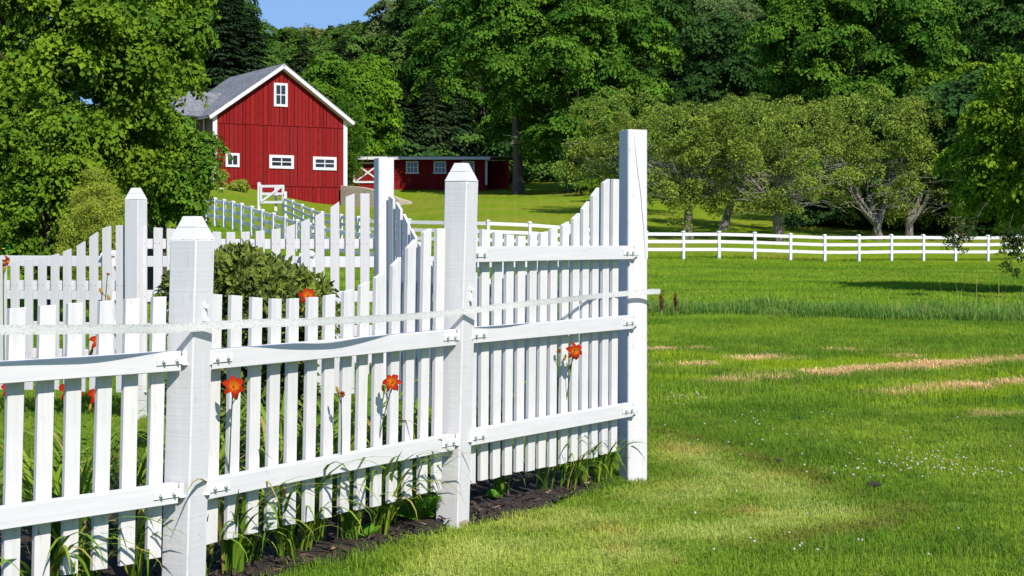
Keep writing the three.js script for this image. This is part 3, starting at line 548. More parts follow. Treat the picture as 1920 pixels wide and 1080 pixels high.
function autoLobes(r, cy, R, n, size = 0.32, flatten = 0.7, bottom = -0.75) {          // sub-crowns spread over an ellipsoid of radii R
  const out = [{ c: [0, cy - R[1] * 0.05, 0], r: [R[0] * 0.55, R[1] * 0.6, R[2] * 0.55] }];
  for (let i = 0; i < n; i++) {
    const y = bottom + (1 - bottom) * ((i + 0.5) / n), a = i * 2.39996 + r() * 0.9, s = Math.sqrt(Math.max(0, 1 - y * y)), k = 0.58 + r() * 0.30, z = size * (0.75 + r() * 0.55);
    out.push({ c: [Math.cos(a) * s * R[0] * k, cy + y * R[1] * k, Math.sin(a) * s * R[2] * k], r: [R[0] * z, R[1] * z * flatten, R[2] * z] });
  }
  return out;
}
function wobbly(a, b, n, amp, r) { const o = []; for (let i = 0; i <= n; i++) { const t = i / n; o.push(V(a.x + (b.x - a.x) * t + (i && i < n ? (r() - .5) * amp : 0), a.y + (b.y - a.y) * t + (i && i < n ? (r() - .5) * amp * 0.4 : 0), a.z + (b.z - a.z) * t + (i && i < n ? (r() - .5) * amp : 0))); } return o; }
function trunkInto(t, top, rad, mat, lobes, r, limbs = 6, base = V(0, -0.4, 0)) {
  const tr = part(t, 'trunk', tube(wobbly(base, top, 5, rad * 0.9, r), [rad * 1.35, rad, rad * 0.9, rad * 0.78, rad * 0.62, rad * 0.4], 9), mat);
  for (let i = 0; i < limbs; i++) {
    const l = lobes[1 + Math.floor(i * (lobes.length - 1) / limbs)]; if (!l) break;
    const f = 0.45 + 0.5 * r(), a = base.clone().lerp(top, f), b = V(l.c[0], l.c[1] - l.r[1] * 0.1, l.c[2]);
    part(tr, 'limb', tube(wobbly(a, b, 4, rad * 1.2, r), [rad * 0.5, rad * 0.4, rad * 0.3, rad * 0.2, rad * 0.08], 6), mat);
  }
  return tr;
}
const TREES = 'trees of the wooded hillside';
function broadleaf(name, label, px, Z, { R, top, tones, lobes: nl = 22, count = 900, clumps = CLUMP.maple, scale = 1, trunk = 0.35, mat = BARK, seed, group = TREES, size, bottom, drop = 0, limbs = 6, shell, under, flatten }) {
  const b = onGround(px, Z), r = rng(seed), t = thing(name, label, 'tree', [b.x, b.y - drop, b.z], 0, group);
  const cy = top - b.y - R[1] + drop, lobes = autoLobes(r, cy, R, nl, size, flatten, bottom);
  crown(t, clumps, lobes, count, tones, r, { scale, shell, under });
  trunkInto(t, V(0, cy + R[1] * 0.25, 0), trunk, mat, lobes, r, limbs);
  return t;
}
function conifer(name, label, px, Z, { h, w, tones, count = 520, seed, lift = 0.06, group = TREES }) {
  const b = onGround(px, Z), r = rng(seed), t = thing(name, label, 'tree', [b.x, b.y, b.z], 0, group), lists = SPRAY.map(() => []);
  for (let i = 0; i < count; i++) {
    const u = Math.pow(r(), 1.25) * (1 - lift) + lift, y = u * h, a = r() * 6.2832, rad = w * Math.pow(1 - u, 0.85) * (0.72 + 0.4 * r()) + 0.25, tilt = 0.15 - 0.42 * (1 - u) + (r() - .5) * 0.25;
    const q = _q.setFromAxisAngle(UPV, a).clone().multiply(_q2.setFromAxisAngle(V(0, 0, 1), tilt)), s = Math.min(rad, 1.2 + r() * 1.3), c = mix3(tones[0], tones[1], r()), start = Math.max(0, rad - s);
    lists[i % 3].push({ p: V(Math.cos(a) * start, y, -Math.sin(a) * start), q, s: V(s, s, s * 1.25), c });
  }
  const g = new THREE.Group(); g.name = 'crown'; t.add(g); SPRAY.forEach((sg, i) => instanced(g, 'foliage', sg, NEEDLE, lists[i]));
  part(t, 'trunk', tube([V(0, -0.4, 0), V(0, h * 0.5, 0), V(0, h * 0.98, 0)], [w * 0.075, w * 0.045, 0.03], 7), BARK);
  return t;
}
const yAt = (py, Z) => EYE - (py - HY) * Z / F;
const rx = (px, Z) => px * Z / F;
// --- trees near the lawn
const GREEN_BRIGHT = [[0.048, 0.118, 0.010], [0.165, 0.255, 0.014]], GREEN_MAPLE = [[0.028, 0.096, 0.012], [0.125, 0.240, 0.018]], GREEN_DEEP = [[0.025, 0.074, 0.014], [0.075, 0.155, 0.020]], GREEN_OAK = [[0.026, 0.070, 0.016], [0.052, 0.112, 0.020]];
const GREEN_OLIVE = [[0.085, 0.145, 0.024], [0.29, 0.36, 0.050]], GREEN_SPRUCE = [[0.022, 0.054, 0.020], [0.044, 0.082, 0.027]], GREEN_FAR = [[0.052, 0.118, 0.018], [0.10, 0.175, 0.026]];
broadleaf('maple_tree', 'big bright-leaved maple whose crown fills the upper corner beyond the back pickets', 95, 30, { R: [2.8, 4.6, 2.8], top: 9.3, tones: GREEN_BRIGHT, lobes: 54, count: 1650, clumps: CLUMP.near, trunk: 0.16, seed: 1001, size: 0.21, group: 'trees by the lawn', shell: 0.55, bottom: -0.74, limbs: 10 });
broadleaf('maple_tree', 'bright-leaved maple just behind the bigger one, nearer the barn roof', 280, 36, { R: [1.5, 2.6, 1.5], top: 9.0, tones: GREEN_BRIGHT, lobes: 30, count: 520, clumps: CLUMP.near, scale: 1.05, trunk: 0.12, seed: 1002, size: 0.25, group: 'trees by the lawn', bottom: -0.6 });
broadleaf('maple_tree', 'low-branched maple under the biggest one, its leaves almost touching the lawn', 92, 27, { R: [0.85, 2.1, 0.9], top: 4.5, tones: GREEN_BRIGHT, lobes: 36, count: 520, scale: 0.8, clumps: CLUMP.near, trunk: 0.13, seed: 1009, size: 0.24, group: 'trees by the lawn', shell: 0.55, bottom: -0.98 });
broadleaf('small_tree', 'dark rounded small tree hiding the left corner of the barn', 308, 33, { R: [1.12, 1.5, 1.1], top: 4.55, tones: [[0.060, 0.14, 0.012], [0.14, 0.24, 0.02]], lobes: 28, count: 760, clumps: CLUMP.shrub, scale: 0.85, trunk: 0.07, seed: 1003, size: 0.4, group: 'trees by the lawn', bottom: -0.95 });
broadleaf('apple_tree', 'ornamental tree at the picture edge, drooping twigs over the far fence', 1968, 41, { R: [2.85, 3.0, 2.7], top: 6.9, tones: [[0.07, 0.15, 0.010], [0.19, 0.29, 0.014]], lobes: 40, count: 1500, clumps: CLUMP.shrub, scale: 1.2, trunk: 0.15, seed: 1004, size: 0.28, group: 'trees by the lawn', bottom: -0.98 });
{ // drooping twigs of that tree, and a weeping conifer at the left
  const t = scene.children.find(o => o.name === 'apple_tree'), r = rng(1005), list = [], tw = [];
  for (const [pa, pb] of [[[1850, 380], [1792, 470]], [[1900, 400], [1880, 492]], [[1920, 420], [1895, 508]], [[1840, 400], [1770, 462]]]) {
    const A = at(...pa, 38.8).sub(t.position), B = at(...pb, 38.2).sub(t.position), C = wobbly(A, B, 5, 0.12, r); tw.push(tube(C, [0.014, 0.012, 0.01, 0.008, 0.006, 0.004], 5));
    for (let i = 0; i < 14; i++) { const u = 0.25 + 0.75 * r(), p = A.clone().lerp(B, u).add(rndDir(r).multiplyScalar(0.14)); list.push({ p, q: new THREE.Quaternion().setFromUnitVectors(UPV, rndDir(r)), s: 0.5 + r() * 0.3, c: mix3([0.03, 0.06, 0.012], [0.06, 0.1, 0.016], r()) }); }  // leaves coloured darker than the crown: their shade is put into the tint
  }
  part(t, 'twigs', mergeGeometries(tw), BARK); instanced(t, 'leaf_spray', CLUMP.shrub[0], LEAF, list);
}
{
  const b = onGround(188, 26), r = rng(1006), t = thing('weeping_conifer', 'yellow-green feathery conifer bush under the maples', 'shrub', [b.x, b.y, b.z], 0);
  const lobes = autoLobes(r, 1.35, [0.56, 1.35, 0.54], 26, 0.34, 0.9, -0.95);
  crown(t, CLUMP.willowy, lobes, 760, [[0.20, 0.26, 0.03], [0.36, 0.40, 0.05]], r, { mat: NEEDLE, scale: 0.62 }); part(t, 'trunk', tube([V(0, -0.2, 0), V(0, 1.5, 0)], [0.06, 0.02], 6), BARK);
}
// --- orchard row behind the far fence
function orchardTree(label, px, Z, topPx, halfPx, botPx, seed, { fork = false, lean = 0, twigs = 120, trunkPx = px, tone = GREEN_OLIVE, mat = BARK_PALE, count = 700 } = {}) {
  const b = onGround(trunkPx, Z), r = rng(seed), t = thing('orchard_tree', label, 'tree', [b.x, b.y, b.z], 0, 'old fruit trees behind the rail fence');
  const top = yAt(topPx, Z) - b.y, bot = yAt(botPx, Z) - b.y, R = [rx(halfPx, Z), (top - bot) / 2, rx(halfPx, Z) * 0.8], cy = (top + bot) / 2, ox = rx(px - trunkPx, Z);
  const lobes = [{ c: [ox, cy, 0], r: [R[0] * 0.4, R[1] * 0.45, R[2] * 0.4] }];
  for (let i = 0; i < 60; i++) { const a = r() * 6.28, q = Math.sqrt(r()), hump = 1 - 0.30 * q * q, low = r() < 0.30, z = (0.07 + 0.14 * r()) * R[0]; lobes.push({ c: [ox + Math.cos(a) * q * R[0], bot + (top - bot) * (low ? 0.02 + 0.3 * r() : (0.32 + 0.60 * r()) * hump * (0.82 + 0.26 * noise(Math.cos(a) * q * 2.4 + seed, Math.sin(a) * q * 2.4, 3))) - (low ? 0.6 : 0), Math.sin(a) * q * R[2]], r: [z, z * (0.55 + 0.4 * r()), z] }); }
  for (let i = 0; i < 26; i++) { const a = r() * 6.28, q = Math.sqrt(r()) * 0.95; lobes.push({ c: [ox + Math.cos(a) * q * R[0], bot + (top - bot) * (0.97 - 0.22 * q * q + 0.06 * r()), Math.sin(a) * q * R[2]], r: [0.16, 0.5 + 0.4 * r(), 0.16] }); }
  crown(t, CLUMP.orchard, lobes, count, tone, r, { shell: 0.4, under: 0.3, scale: 0.85 });
  const rad = 0.24, split = V(lean * 0.5, fork ? 0.9 : bot * 0.75 + 0.3, 0), tr = part(t, 'trunk', tube(wobbly(V(0, -0.4, 0), split, 4, 0.1, r), [rad * 1.5, rad * 1.15, rad, rad * 0.95, rad * 0.85], 9), mat);
  const n = fork ? 5 : 6;
  for (let i = 0; i < n; i++) { const a = i / n * 6.28 + r(), to = V(ox + Math.cos(a) * R[0] * 0.62, cy + R[1] * (r() * 0.5 - 0.1), Math.sin(a) * R[2] * 0.62), mid = split.clone().lerp(to, 0.45); mid.y += 0.1; if (fork && i < 2) { to.x = (i ? 1 : -1) * R[0] * 0.42 + ox; to.z = 0; mid.set(to.x * 0.55, split.y + 1.3, 0.1); }
    part(tr, 'limb', tube(new THREE.CatmullRomCurve3([split.clone().add(V(0, -0.12, 0)), mid, to]).getPoints(7), [0.19, 0.16, 0.13, 0.11, 0.09, 0.06, 0.04, 0.02], 7), mat); }
  const tw = []; for (let i = 0; i < twigs; i++) { const a = r() * 6.28, k = r(), A = V(ox * 0.8 + Math.cos(a) * R[0] * 0.6 * k, bot + (cy - bot) * (-0.1 + 1.0 * r()), Math.sin(a) * R[2] * 0.35 * k), d = V(Math.cos(a), (r() - 0.25) * 0.9, Math.sin(a)).normalize(), L = 0.9 + r() * 1.5; tw.push(tube(wobbly(A, A.clone().addScaledVector(d, L), 3, 0.3, r), [0.021, 0.016, 0.012, 0.006], 4)); }
  part(t, 'bare_twigs', mergeGeometries(tw), TWIG); return t;
}
orchardTree('grey-green fruit tree whose crown rises behind the tall end post', 1175, 92, 188, 118, 335, 2001, { trunkPx: 1205 });
orchardTree('fruit tree with upright dark ivy-clad trunk, first beyond the tall end post', 1280, 79, 212, 95, 372, 2002, { trunkPx: 1290, twigs: 170 });
orchardTree('fruit tree with dark trunk leaning away, half behind its neighbour', 1390, 84, 205, 80, 370, 2003, { trunkPx: 1352, lean: 1.2 });
orchardTree('fruit tree with pale sunlit trunk and many bare grey twigs', 1440, 78, 200, 112, 385, 2004, { trunkPx: 1463, lean: -0.5, twigs: 230 });
orchardTree('wide fruit tree with a forked pale trunk', 1620, 80, 195, 125, 390, 2005, { trunkPx: 1646, fork: true });
orchardTree('fruit tree with a low forked trunk under the shade, beside the widest one', 1730, 82, 200, 85, 400, 2006, { trunkPx: 1703, fork: true });
orchardTree('fruit tree closing the far end of the orchard row, under the shaded oak', 1800, 88, 200, 80, 400, 2008, { trunkPx: 1775 });
orchardTree('fruit tree filling the gap at the back of the orchard row', 1530, 90, 205, 110, 360, 2007, { trunkPx: 1560 });
{ // low leafy shoots round two trunks
  for (const [px, Z, y0, h, seed, label] of [[1288, 78.2, 0.2, 2.2, 2101, 'leafy vine climbing the dark upright orchard trunk'], [1462, 77.3, 1.3, 1.5, 2102, 'leafy shoots hanging round the pale sunlit orchard trunk']]) {
    const b = onGround(px, Z), r = rng(seed), t = thing('vine', label, 'vine', [b.x, b.y, b.z], 0), lobes = []; for (let i = 0; i < 7; i++) lobes.push({ c: [(r() - .5) * 1.3, y0 + h * r(), (r() - .5) * 0.6 + 0.3], r: [0.5, 0.4, 0.4] });
    crown(t, CLUMP.orchard, lobes, 60, GREEN_OLIVE, r, { scale: 0.7 });
    part(t, 'stem', tube([V(0.1, -0.1, 0.28), V(0.2, y0 + h * 0.5, 0.33), V(0.1, y0 + h, 0.3)], [0.03, 0.025, 0.01], 5), BARK);
  }
}
// --- hillside
broadleaf('maple_tree', 'huge round maple standing over the end of the shed', 1075, 122, { R: [8.6, 10.6, 8.0], top: 25.5, tones: GREEN_MAPLE, lobes: 64, count: 1250, trunk: 0.55, seed: 3001, size: 0.23, bottom: -0.92, limbs: 10 });
broadleaf('maple_tree', 'added maple shading the shed front, left of the huge round one', 972, 122, { R: [6.2, 5.4, 4.8], top: 23.8, tones: GREEN_MAPLE, lobes: 46, count: 620, trunk: 0.4, seed: 3020, size: 0.26, bottom: -0.7 });  // added tree: its crown is placed to shade the shed front
broadleaf('maple_tree', 'tall dense maple rising above the middle of the orchard row', 1600, 118, { R: [8.2, 8.6, 7.5], top: 24, tones: GREEN_MAPLE, lobes: 60, count: 1150, trunk: 0.5, seed: 3002, size: 0.24, bottom: -0.8 });
broadleaf('maple_tree', 'maple on the upper slope between the sky gap and the huge maple', 905, 150, { R: [8, 11, 7], top: 29, tones: GREEN_MAPLE, lobes: 46, count: 850, trunk: 0.45, seed: 3003, size: 0.25 });
broadleaf('ash_tree', 'pale silvery-leaved tree in the dark gap between two maples', 1362, 150, { R: [3.4, 3.2, 2.8], top: 27.0, tones: [[0.12, 0.19, 0.06], [0.22, 0.29, 0.09]], lobes: 20, count: 420, clumps: CLUMP.small, scale: 1.7, trunk: 0.3, seed: 3004 });
broadleaf('maple_tree', 'maple with yellow-green top above the far end of the orchard row', 1790, 108, { R: [4.2, 4.6, 4], top: 14, tones: GREEN_BRIGHT, lobes: 28, count: 420, trunk: 0.3, seed: 3005 });
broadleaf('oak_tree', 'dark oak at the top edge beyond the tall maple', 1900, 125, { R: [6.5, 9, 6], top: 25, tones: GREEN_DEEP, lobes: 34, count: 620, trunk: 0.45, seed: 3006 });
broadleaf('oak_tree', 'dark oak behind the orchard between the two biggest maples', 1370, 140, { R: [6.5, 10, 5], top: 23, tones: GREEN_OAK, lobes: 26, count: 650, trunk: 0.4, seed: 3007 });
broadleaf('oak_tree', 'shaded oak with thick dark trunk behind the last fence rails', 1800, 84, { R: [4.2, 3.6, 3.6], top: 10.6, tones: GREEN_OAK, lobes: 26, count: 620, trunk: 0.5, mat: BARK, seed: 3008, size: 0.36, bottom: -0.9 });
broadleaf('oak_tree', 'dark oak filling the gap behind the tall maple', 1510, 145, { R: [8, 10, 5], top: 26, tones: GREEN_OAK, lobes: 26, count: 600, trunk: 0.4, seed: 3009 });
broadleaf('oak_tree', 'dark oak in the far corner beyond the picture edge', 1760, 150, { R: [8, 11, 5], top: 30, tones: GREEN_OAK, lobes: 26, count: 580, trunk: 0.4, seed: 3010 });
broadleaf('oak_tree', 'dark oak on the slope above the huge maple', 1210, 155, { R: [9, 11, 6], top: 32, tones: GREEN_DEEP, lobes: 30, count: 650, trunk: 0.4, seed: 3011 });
broadleaf('vine_covered_tree', 'slim tree wrapped in bright vines just right of the barn', 692, 136, { R: [2.4, 6.6, 2.4], top: 18.6, tones: [[0.065, 0.16, 0.012], [0.14, 0.26, 0.014]], lobes: 30, count: 360, trunk: 0.25, seed: 3012, size: 0.5, flatten: 0.4, bottom: -0.95 });
broadleaf('young_tree', 'young leafy tree at the corner between the barn and the shed', 655, 126, { R: [1.2, 4, 1.2], top: 13.4, tones: GREEN_MAPLE, lobes: 16, count: 420, clumps: CLUMP.small, scale: 1.3, trunk: 0.12, seed: 3013, bottom: -0.8 });
broadleaf('young_tree', 'sunlit leafy tree on the slope behind the barn ridge', 615, 140, { R: [3, 5, 3], top: 19.5, tones: [[0.05, 0.13, 0.012], [0.115, 0.22, 0.016]], lobes: 22, count: 330, trunk: 0.22, seed: 3014 });
broadleaf('young_tree', 'bright leafy tree above the spruces, below the sky gap', 745, 160, { R: [3.8, 5.6, 3], top: 24, tones: GREEN_FAR, lobes: 22, count: 350, trunk: 0.22, seed: 3015 });
const SPRUCES = [
  ['dark spruce behind the shed, nearest the vine-wrapped tree', 748, 142, 9.5, 3.1], ['dark spruce behind the middle of the shed', 808, 143, 9.8, 3.4], ['dark spruce behind the shed windows, touching the huge maple', 858, 144, 9.4, 3.0],
  ['tall spruce above the row behind the shed', 775, 158, 14.5, 3.6], ['tall spruce behind the gable peak of the barn', 568, 150, 14.0, 3.6], ['dark spruce above the barn roof ridge', 470, 140, 16.0, 4.2], ['dark spruce above the grey wing roof', 415, 138, 17.5, 4.4], ['dark spruce behind the bright maples beside the barn', 340, 136, 17.0, 4.4],
  ['dark spruce rising into the sky gap above the barn', 438, 158, 21.0, 4.4], ['spruce on the slope below the sky gap', 640, 165, 14, 3.6],
];
SPRUCES.forEach(([label, px, Z, h, w], i) => conifer('spruce_tree', label, px, Z, { h, w, tones: i % 3 === 1 ? [[0.030, 0.062, 0.022], [0.06, 0.10, 0.03]] : GREEN_SPRUCE, seed: 4000 + i, count: 620 }));
const FARTREES = [
  ['round pale-green tree on the skyline left of the sky gap', 520, 205, 31.5, 5.2], ['pale-green tree on the skyline above the gable peak', 560, 212, 32.5, 4.6], ['olive-green tree on the skyline in the middle of the sky gap', 605, 214, 32.6, 5.0], ['blue-green tree on the skyline right of the middle of the sky gap', 650, 208, 32.2, 4.6],
  ['green tree stepping up the skyline at the end of the sky gap', 695, 200, 31.2, 4.6], ['grey-green tree closing the sky gap', 752, 186, 32.2, 5.6], ['green tree below the skyline, above the barn roof slope', 590, 180, 25.5, 4.6], ['green tree on the slope above the gable peak', 540, 178, 25, 4.4], ['green tree on the slope above the vine-wrapped tree', 690, 178, 26.5, 4.6], ['dark green tree on the slope, over the spruces', 812, 176, 28.5, 6],
  ['tree on the slope over the barn ridge', 490, 182, 26, 4.6], ['dark tree topping the slope beside the sky gap', 400, 190, 37, 6.2], ['dark tree behind the crowns of the bright maples', 330, 170, 33, 7], ['dark tree in the top corner behind the maples', 220, 165, 32, 8], ['dark tree at the edge behind the big maple', 70, 160, 30, 8], ['dark green tree on the slope at the picture edge', -60, 150, 27, 8],
  ['tree behind the huge maple crown', 1020, 178, 38, 9], ['tree topping the slope above the shed end', 880, 182, 38, 8], ['dark tree on the upper slope above the orchard', 1440, 172, 36, 9], ['tree on the upper slope in the far corner', 1650, 176, 38, 9], ['dark tree high in the far corner', 1850, 172, 36, 9],
];
FARTREES.forEach(([label, px, Z, top, R], i) => broadleaf('hill_tree', label, px, Z, { R: [R, R * 1.25, R * 0.8], top, tones: i === 2 ? [[0.12, 0.15, 0.04], [0.17, 0.2, 0.05]] : i === 5 ? [[0.075, 0.115, 0.035], [0.12, 0.165, 0.045]] : i < 10 ? GREEN_FAR : GREEN_DEEP, lobes: 24, count: 200 + R * 30, scale: 1.15, trunk: 0.3, seed: 5000 + i, limbs: 3 }));
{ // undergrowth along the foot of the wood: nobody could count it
  const r = rng(6001), list = [[], [], []], root = new THREE.Group(); root.name = 'undergrowth'; scene.add(root); tag(root, 'dark leafy undergrowth along the foot of the wood, with clumps added as orchard shade', 'undergrowth', null, 'stuff');
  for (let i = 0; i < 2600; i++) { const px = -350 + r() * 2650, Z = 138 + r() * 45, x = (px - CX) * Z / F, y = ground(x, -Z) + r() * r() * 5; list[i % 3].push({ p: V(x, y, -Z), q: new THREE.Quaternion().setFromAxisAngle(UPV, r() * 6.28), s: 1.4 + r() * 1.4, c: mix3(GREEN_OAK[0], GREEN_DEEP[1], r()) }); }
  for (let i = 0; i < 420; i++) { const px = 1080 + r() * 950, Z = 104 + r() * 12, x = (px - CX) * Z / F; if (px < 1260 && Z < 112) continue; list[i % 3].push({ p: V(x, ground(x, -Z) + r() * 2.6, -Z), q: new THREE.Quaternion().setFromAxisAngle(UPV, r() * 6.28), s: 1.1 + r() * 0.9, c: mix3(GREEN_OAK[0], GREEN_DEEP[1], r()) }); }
  for (let i = 0; i < 900; i++) { const px = 1490 + r() * 620, Z = 86 + r() * 18, x = (px - CX) * Z / F; list[i % 3].push({ p: V(x, ground(x, -Z) + r() * r() * 3.2, -Z), q: new THREE.Quaternion().setFromAxisAngle(UPV, r() * 6.28), s: 0.8 + r() * 0.7, c: mix3(GREEN_OAK[0], GREEN_OAK[1], r()) }); }  // added dark clumps standing in for tree shade over the lit orchard lawn
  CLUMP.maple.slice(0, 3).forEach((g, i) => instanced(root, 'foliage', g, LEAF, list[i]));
}
{
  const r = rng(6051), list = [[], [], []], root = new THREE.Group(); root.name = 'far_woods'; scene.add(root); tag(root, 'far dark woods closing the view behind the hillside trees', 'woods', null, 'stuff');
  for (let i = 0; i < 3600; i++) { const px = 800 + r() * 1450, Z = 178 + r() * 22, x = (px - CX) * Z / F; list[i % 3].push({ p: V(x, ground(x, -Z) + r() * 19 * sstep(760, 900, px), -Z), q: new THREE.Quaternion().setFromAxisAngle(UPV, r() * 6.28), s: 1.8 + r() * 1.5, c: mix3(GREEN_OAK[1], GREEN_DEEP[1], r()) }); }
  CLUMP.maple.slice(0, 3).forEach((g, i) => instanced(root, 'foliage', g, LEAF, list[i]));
}
function bush(name, label, px, Z, R, tones, seed, count, clumps = CLUMP.shrub, scale = 0.9, y = R[1] * 0.75) {
  const b = onGround(px, Z), r = rng(seed), t = thing(name, label, 'shrub', [b.x, b.y, b.z], 0); crown(t, clumps, autoLobes(r, y, R, 14, 0.42, 0.8, -0.7), count, tones, r, { scale });
  part(t, 'stem', tube([V(0, -0.2, 0), V(0.05, y, 0)], [0.05, 0.02], 5), BARK); return t;
}
bush('shrub', 'bright yellow-green shrub at the barn foot beside the slab', 449, 104.5, [0.6, 0.42, 0.5], [[0.20, 0.26, 0.03], [0.30, 0.33, 0.05]], 6101, 220);
bush('shrub', 'yellow-green tuft at the barn corner trim', 414, 108, [0.4, 0.6, 0.4], [[0.20, 0.24, 0.03], [0.32, 0.32, 0.06]], 6102, 120);
bush('shrub', 'bright green shrub on the lawn under the grey-green fruit tree', 1130, 104, [1.4, 1.0, 1.0], [[0.12, 0.22, 0.015], [0.2, 0.3, 0.02]], 6103, 240);
bush('flower_clump', 'clump of yellow flowers at the shed door', 659, 127, [0.6, 0.55, 0.5], [[0.35, 0.25, 0.01], [0.12, 0.18, 0.02]], 6104, 110);
{ // bare dead branch in front of the dark wood
  const b = onGround(985, 119), r = rng(6201), t = thing('dead_branch', 'bare pale dead branch hanging from the huge maple', 'branch', [b.x, b.y, b.z], 0), tw = [];
  const o = at(985, 262, 119).sub(b); for (let i = 0; i < 13; i++) { const a = -0.5 + i / 13 * 4.2, L = 0.8 + r() * 1.3, e = o.clone().add(V(-Math.cos(a) * L, Math.sin(a) * L * 0.55 - 0.1, (r() - .5) * 0.6)); tw.push(tube(wobbly(o, e, 3, 0.3, r), [0.06, 0.045, 0.03, 0.015], 5)); }
  part(t, 'branch_fork', mergeGeometries(tw), TWIG); part(t, 'limb', tube([o.clone(), o.clone().add(V(1.2, 1.1, -0.8)), o.clone().add(V(3.2, 1.8, -2.5))], [0.07, 0.09, 0.13], 6), BARK);
}
console.log('trees');

// ---------------------------------------------------------------- garden: mulch, bush, daylilies
const BED = [[P0[0] - 0.4, P0[1] + 0.1], [P0[0] + 0.10, P0[1] + 0.10], [P1[0] + 0.13, P1[1] + 0.12], [P2[0] + 0.06, P2[1] + 0.06], [P2[0] + 0.20, P2[1] - 0.04], [(P2[0] + P3[0]) / 2 + 0.12, (P2[1] + P3[1]) / 2 + 0.10], [P3[0] - 0.2, P3[1] + 0.22], [P3[0] - 0.06, P3[1] - 0.1], [P3[0] - 1.0, P3[1] - 0.8], [-1.2, -11.2], [-2.5, -11.0], [-3.0, -9.0], [-3.9, -7.4], [-4.4, -5.6]];
const inBed = (x, z) => inside(BED, x, z);
{
  const pos = [], idx = [], uv = [], id = {}, S = 0.06, r = rng(7001); let n = 0;
  const vid = (i, j) => { const k = i + ',' + j; if (!(k in id)) { id[k] = n++; const x = i * S, z = j * S, e = distPoly(BED, x, z), y = 0.006 + 0.035 * sstep(0, 0.25, e) + 0.02 * (fbm(x * 9, z * 9, 3, 3) - 0.4) * sstep(0, 0.1, e); pos.push(x, y, z); uv.push(x * 2, z * 2); } return id[k]; };
  for (let i = -85; i < 20; i++) for (let j = -195; j < -70; j++) { const cx = (i + .5) * S, cz = (j + .5) * S, wob = (fbm(cx * 4, cz * 4, 5, 2) - .5) * 0.14; if (inBed(cx, cz) && distPoly(BED, cx, cz) > 0.02 + wob) { const a = vid(i, j), b = vid(i + 1, j), c = vid(i + 1, j + 1), d = vid(i, j + 1); idx.push(a, d, c, a, c, b); } }
  const mt = texture(256, 256, (i, j) => { const q = 0.5 * tnoise(i, j, 256, 60, 40, 601) + 0.5 * tnoise(i, j, 256, 110, 110, 602), v = 15 + 46 * Math.pow(q, 1.8); return [v * 1.25, v * 0.92, v * 0.66]; });
  structure('mulch_bed', geo(pos, idx, uv), new THREE.MeshStandardMaterial({ map: mt, roughness: 1, bumpMap: mt, bumpScale: 0.01 }), 'dark bark mulch bed along the foot of the picket fence');
  const chip = geo([-.5, 0, -.16, .5, .05, -.1, .42, .1, .14, -.5, 0, -.16, .42, .1, .14, -.46, .06, .12], null), list = [];
  for (let i = 0; i < 15000; i++) { const x = -4.4 + r() * 5.4, z = -11.3 + r() * 6.4; if (!inBed(x, z) || distPoly(BED, x, z) < 0.03 * r()) continue; const q = new THREE.Quaternion().setFromEuler(new THREE.Euler((r() - .5) * .8, r() * 6.28, (r() - .5) * .6)); const pale = r() < 0.12; const c = pale ? [0.20 + r() * .1, 0.14 + r() * .05, 0.09] : mix3([0.028, 0.018, 0.011], [0.10, 0.062, 0.036], r() * r()); list.push({ p: V(x, 0.035 + r() * 0.02, z), q, s: 0.018 + r() * 0.04, c }); }
  tag(instanced(scene, 'bark_chips', chip, new THREE.MeshStandardMaterial({ roughness: 1, side: THREE.DoubleSide }), list), 'loose bark chips scattered over the mulch bed', 'bark');
}
{
  const Z = 10.6, x = (466 - CX) * Z / F, r = rng(7101), t = thing('rhododendron_bush', 'dense glossy evergreen bush inside the picket garden', 'bush', [x, 0.02, -Z], 0);
  const RH = leafMat({ roughness: 0.85, transmission: 0.15, specularIntensity: 0.8 });
  const lobes = [{ c: [0, 0.6, 0], r: [0.42, 0.5, 0.35] }];
  for (let i = 0; i < 60; i++) { const x = (r() * 2 - 1) * 0.38, z = (r() * 2 - 1) * 0.40, top = 1.46 - 0.5 * x * x - 0.35 * Math.max(0, x) - 0.5 * z * z, u = i < 34 ? 1 - 0.12 * r() : 0.2 + 0.75 * r(), k = 0.10 + 0.09 * r(); lobes.push({ c: [x, top * u - k * 0.6, z], r: [k * 1.2, k, k * 1.2] }); }
  for (let i = 0; i < 3; i++) lobes.push({ c: [(r() - .5) * 0.7, 1.34 + r() * 0.08, (r() - .5) * 0.5], r: [0.03, 0.08, 0.03] });
  crown(t, CLUMP.rhodo, lobes, 2000, [[0.034, 0.070, 0.008], [0.19, 0.235, 0.016]], r, { mat: RH, scale: 1.0, shell: 0.6, under: 0.6, core: 0.3 });
  for (let i = 0; i < 6; i++) part(t, 'stem', tube(wobbly(V((r() - .5) * .1, -0.05, (r() - .5) * .1), V((r() - .5) * .8, 0.9, (r() - .5) * .6), 4, 0.08, r), [0.02, 0.016, 0.012, 0.01, 0.006], 5), BARK);
}
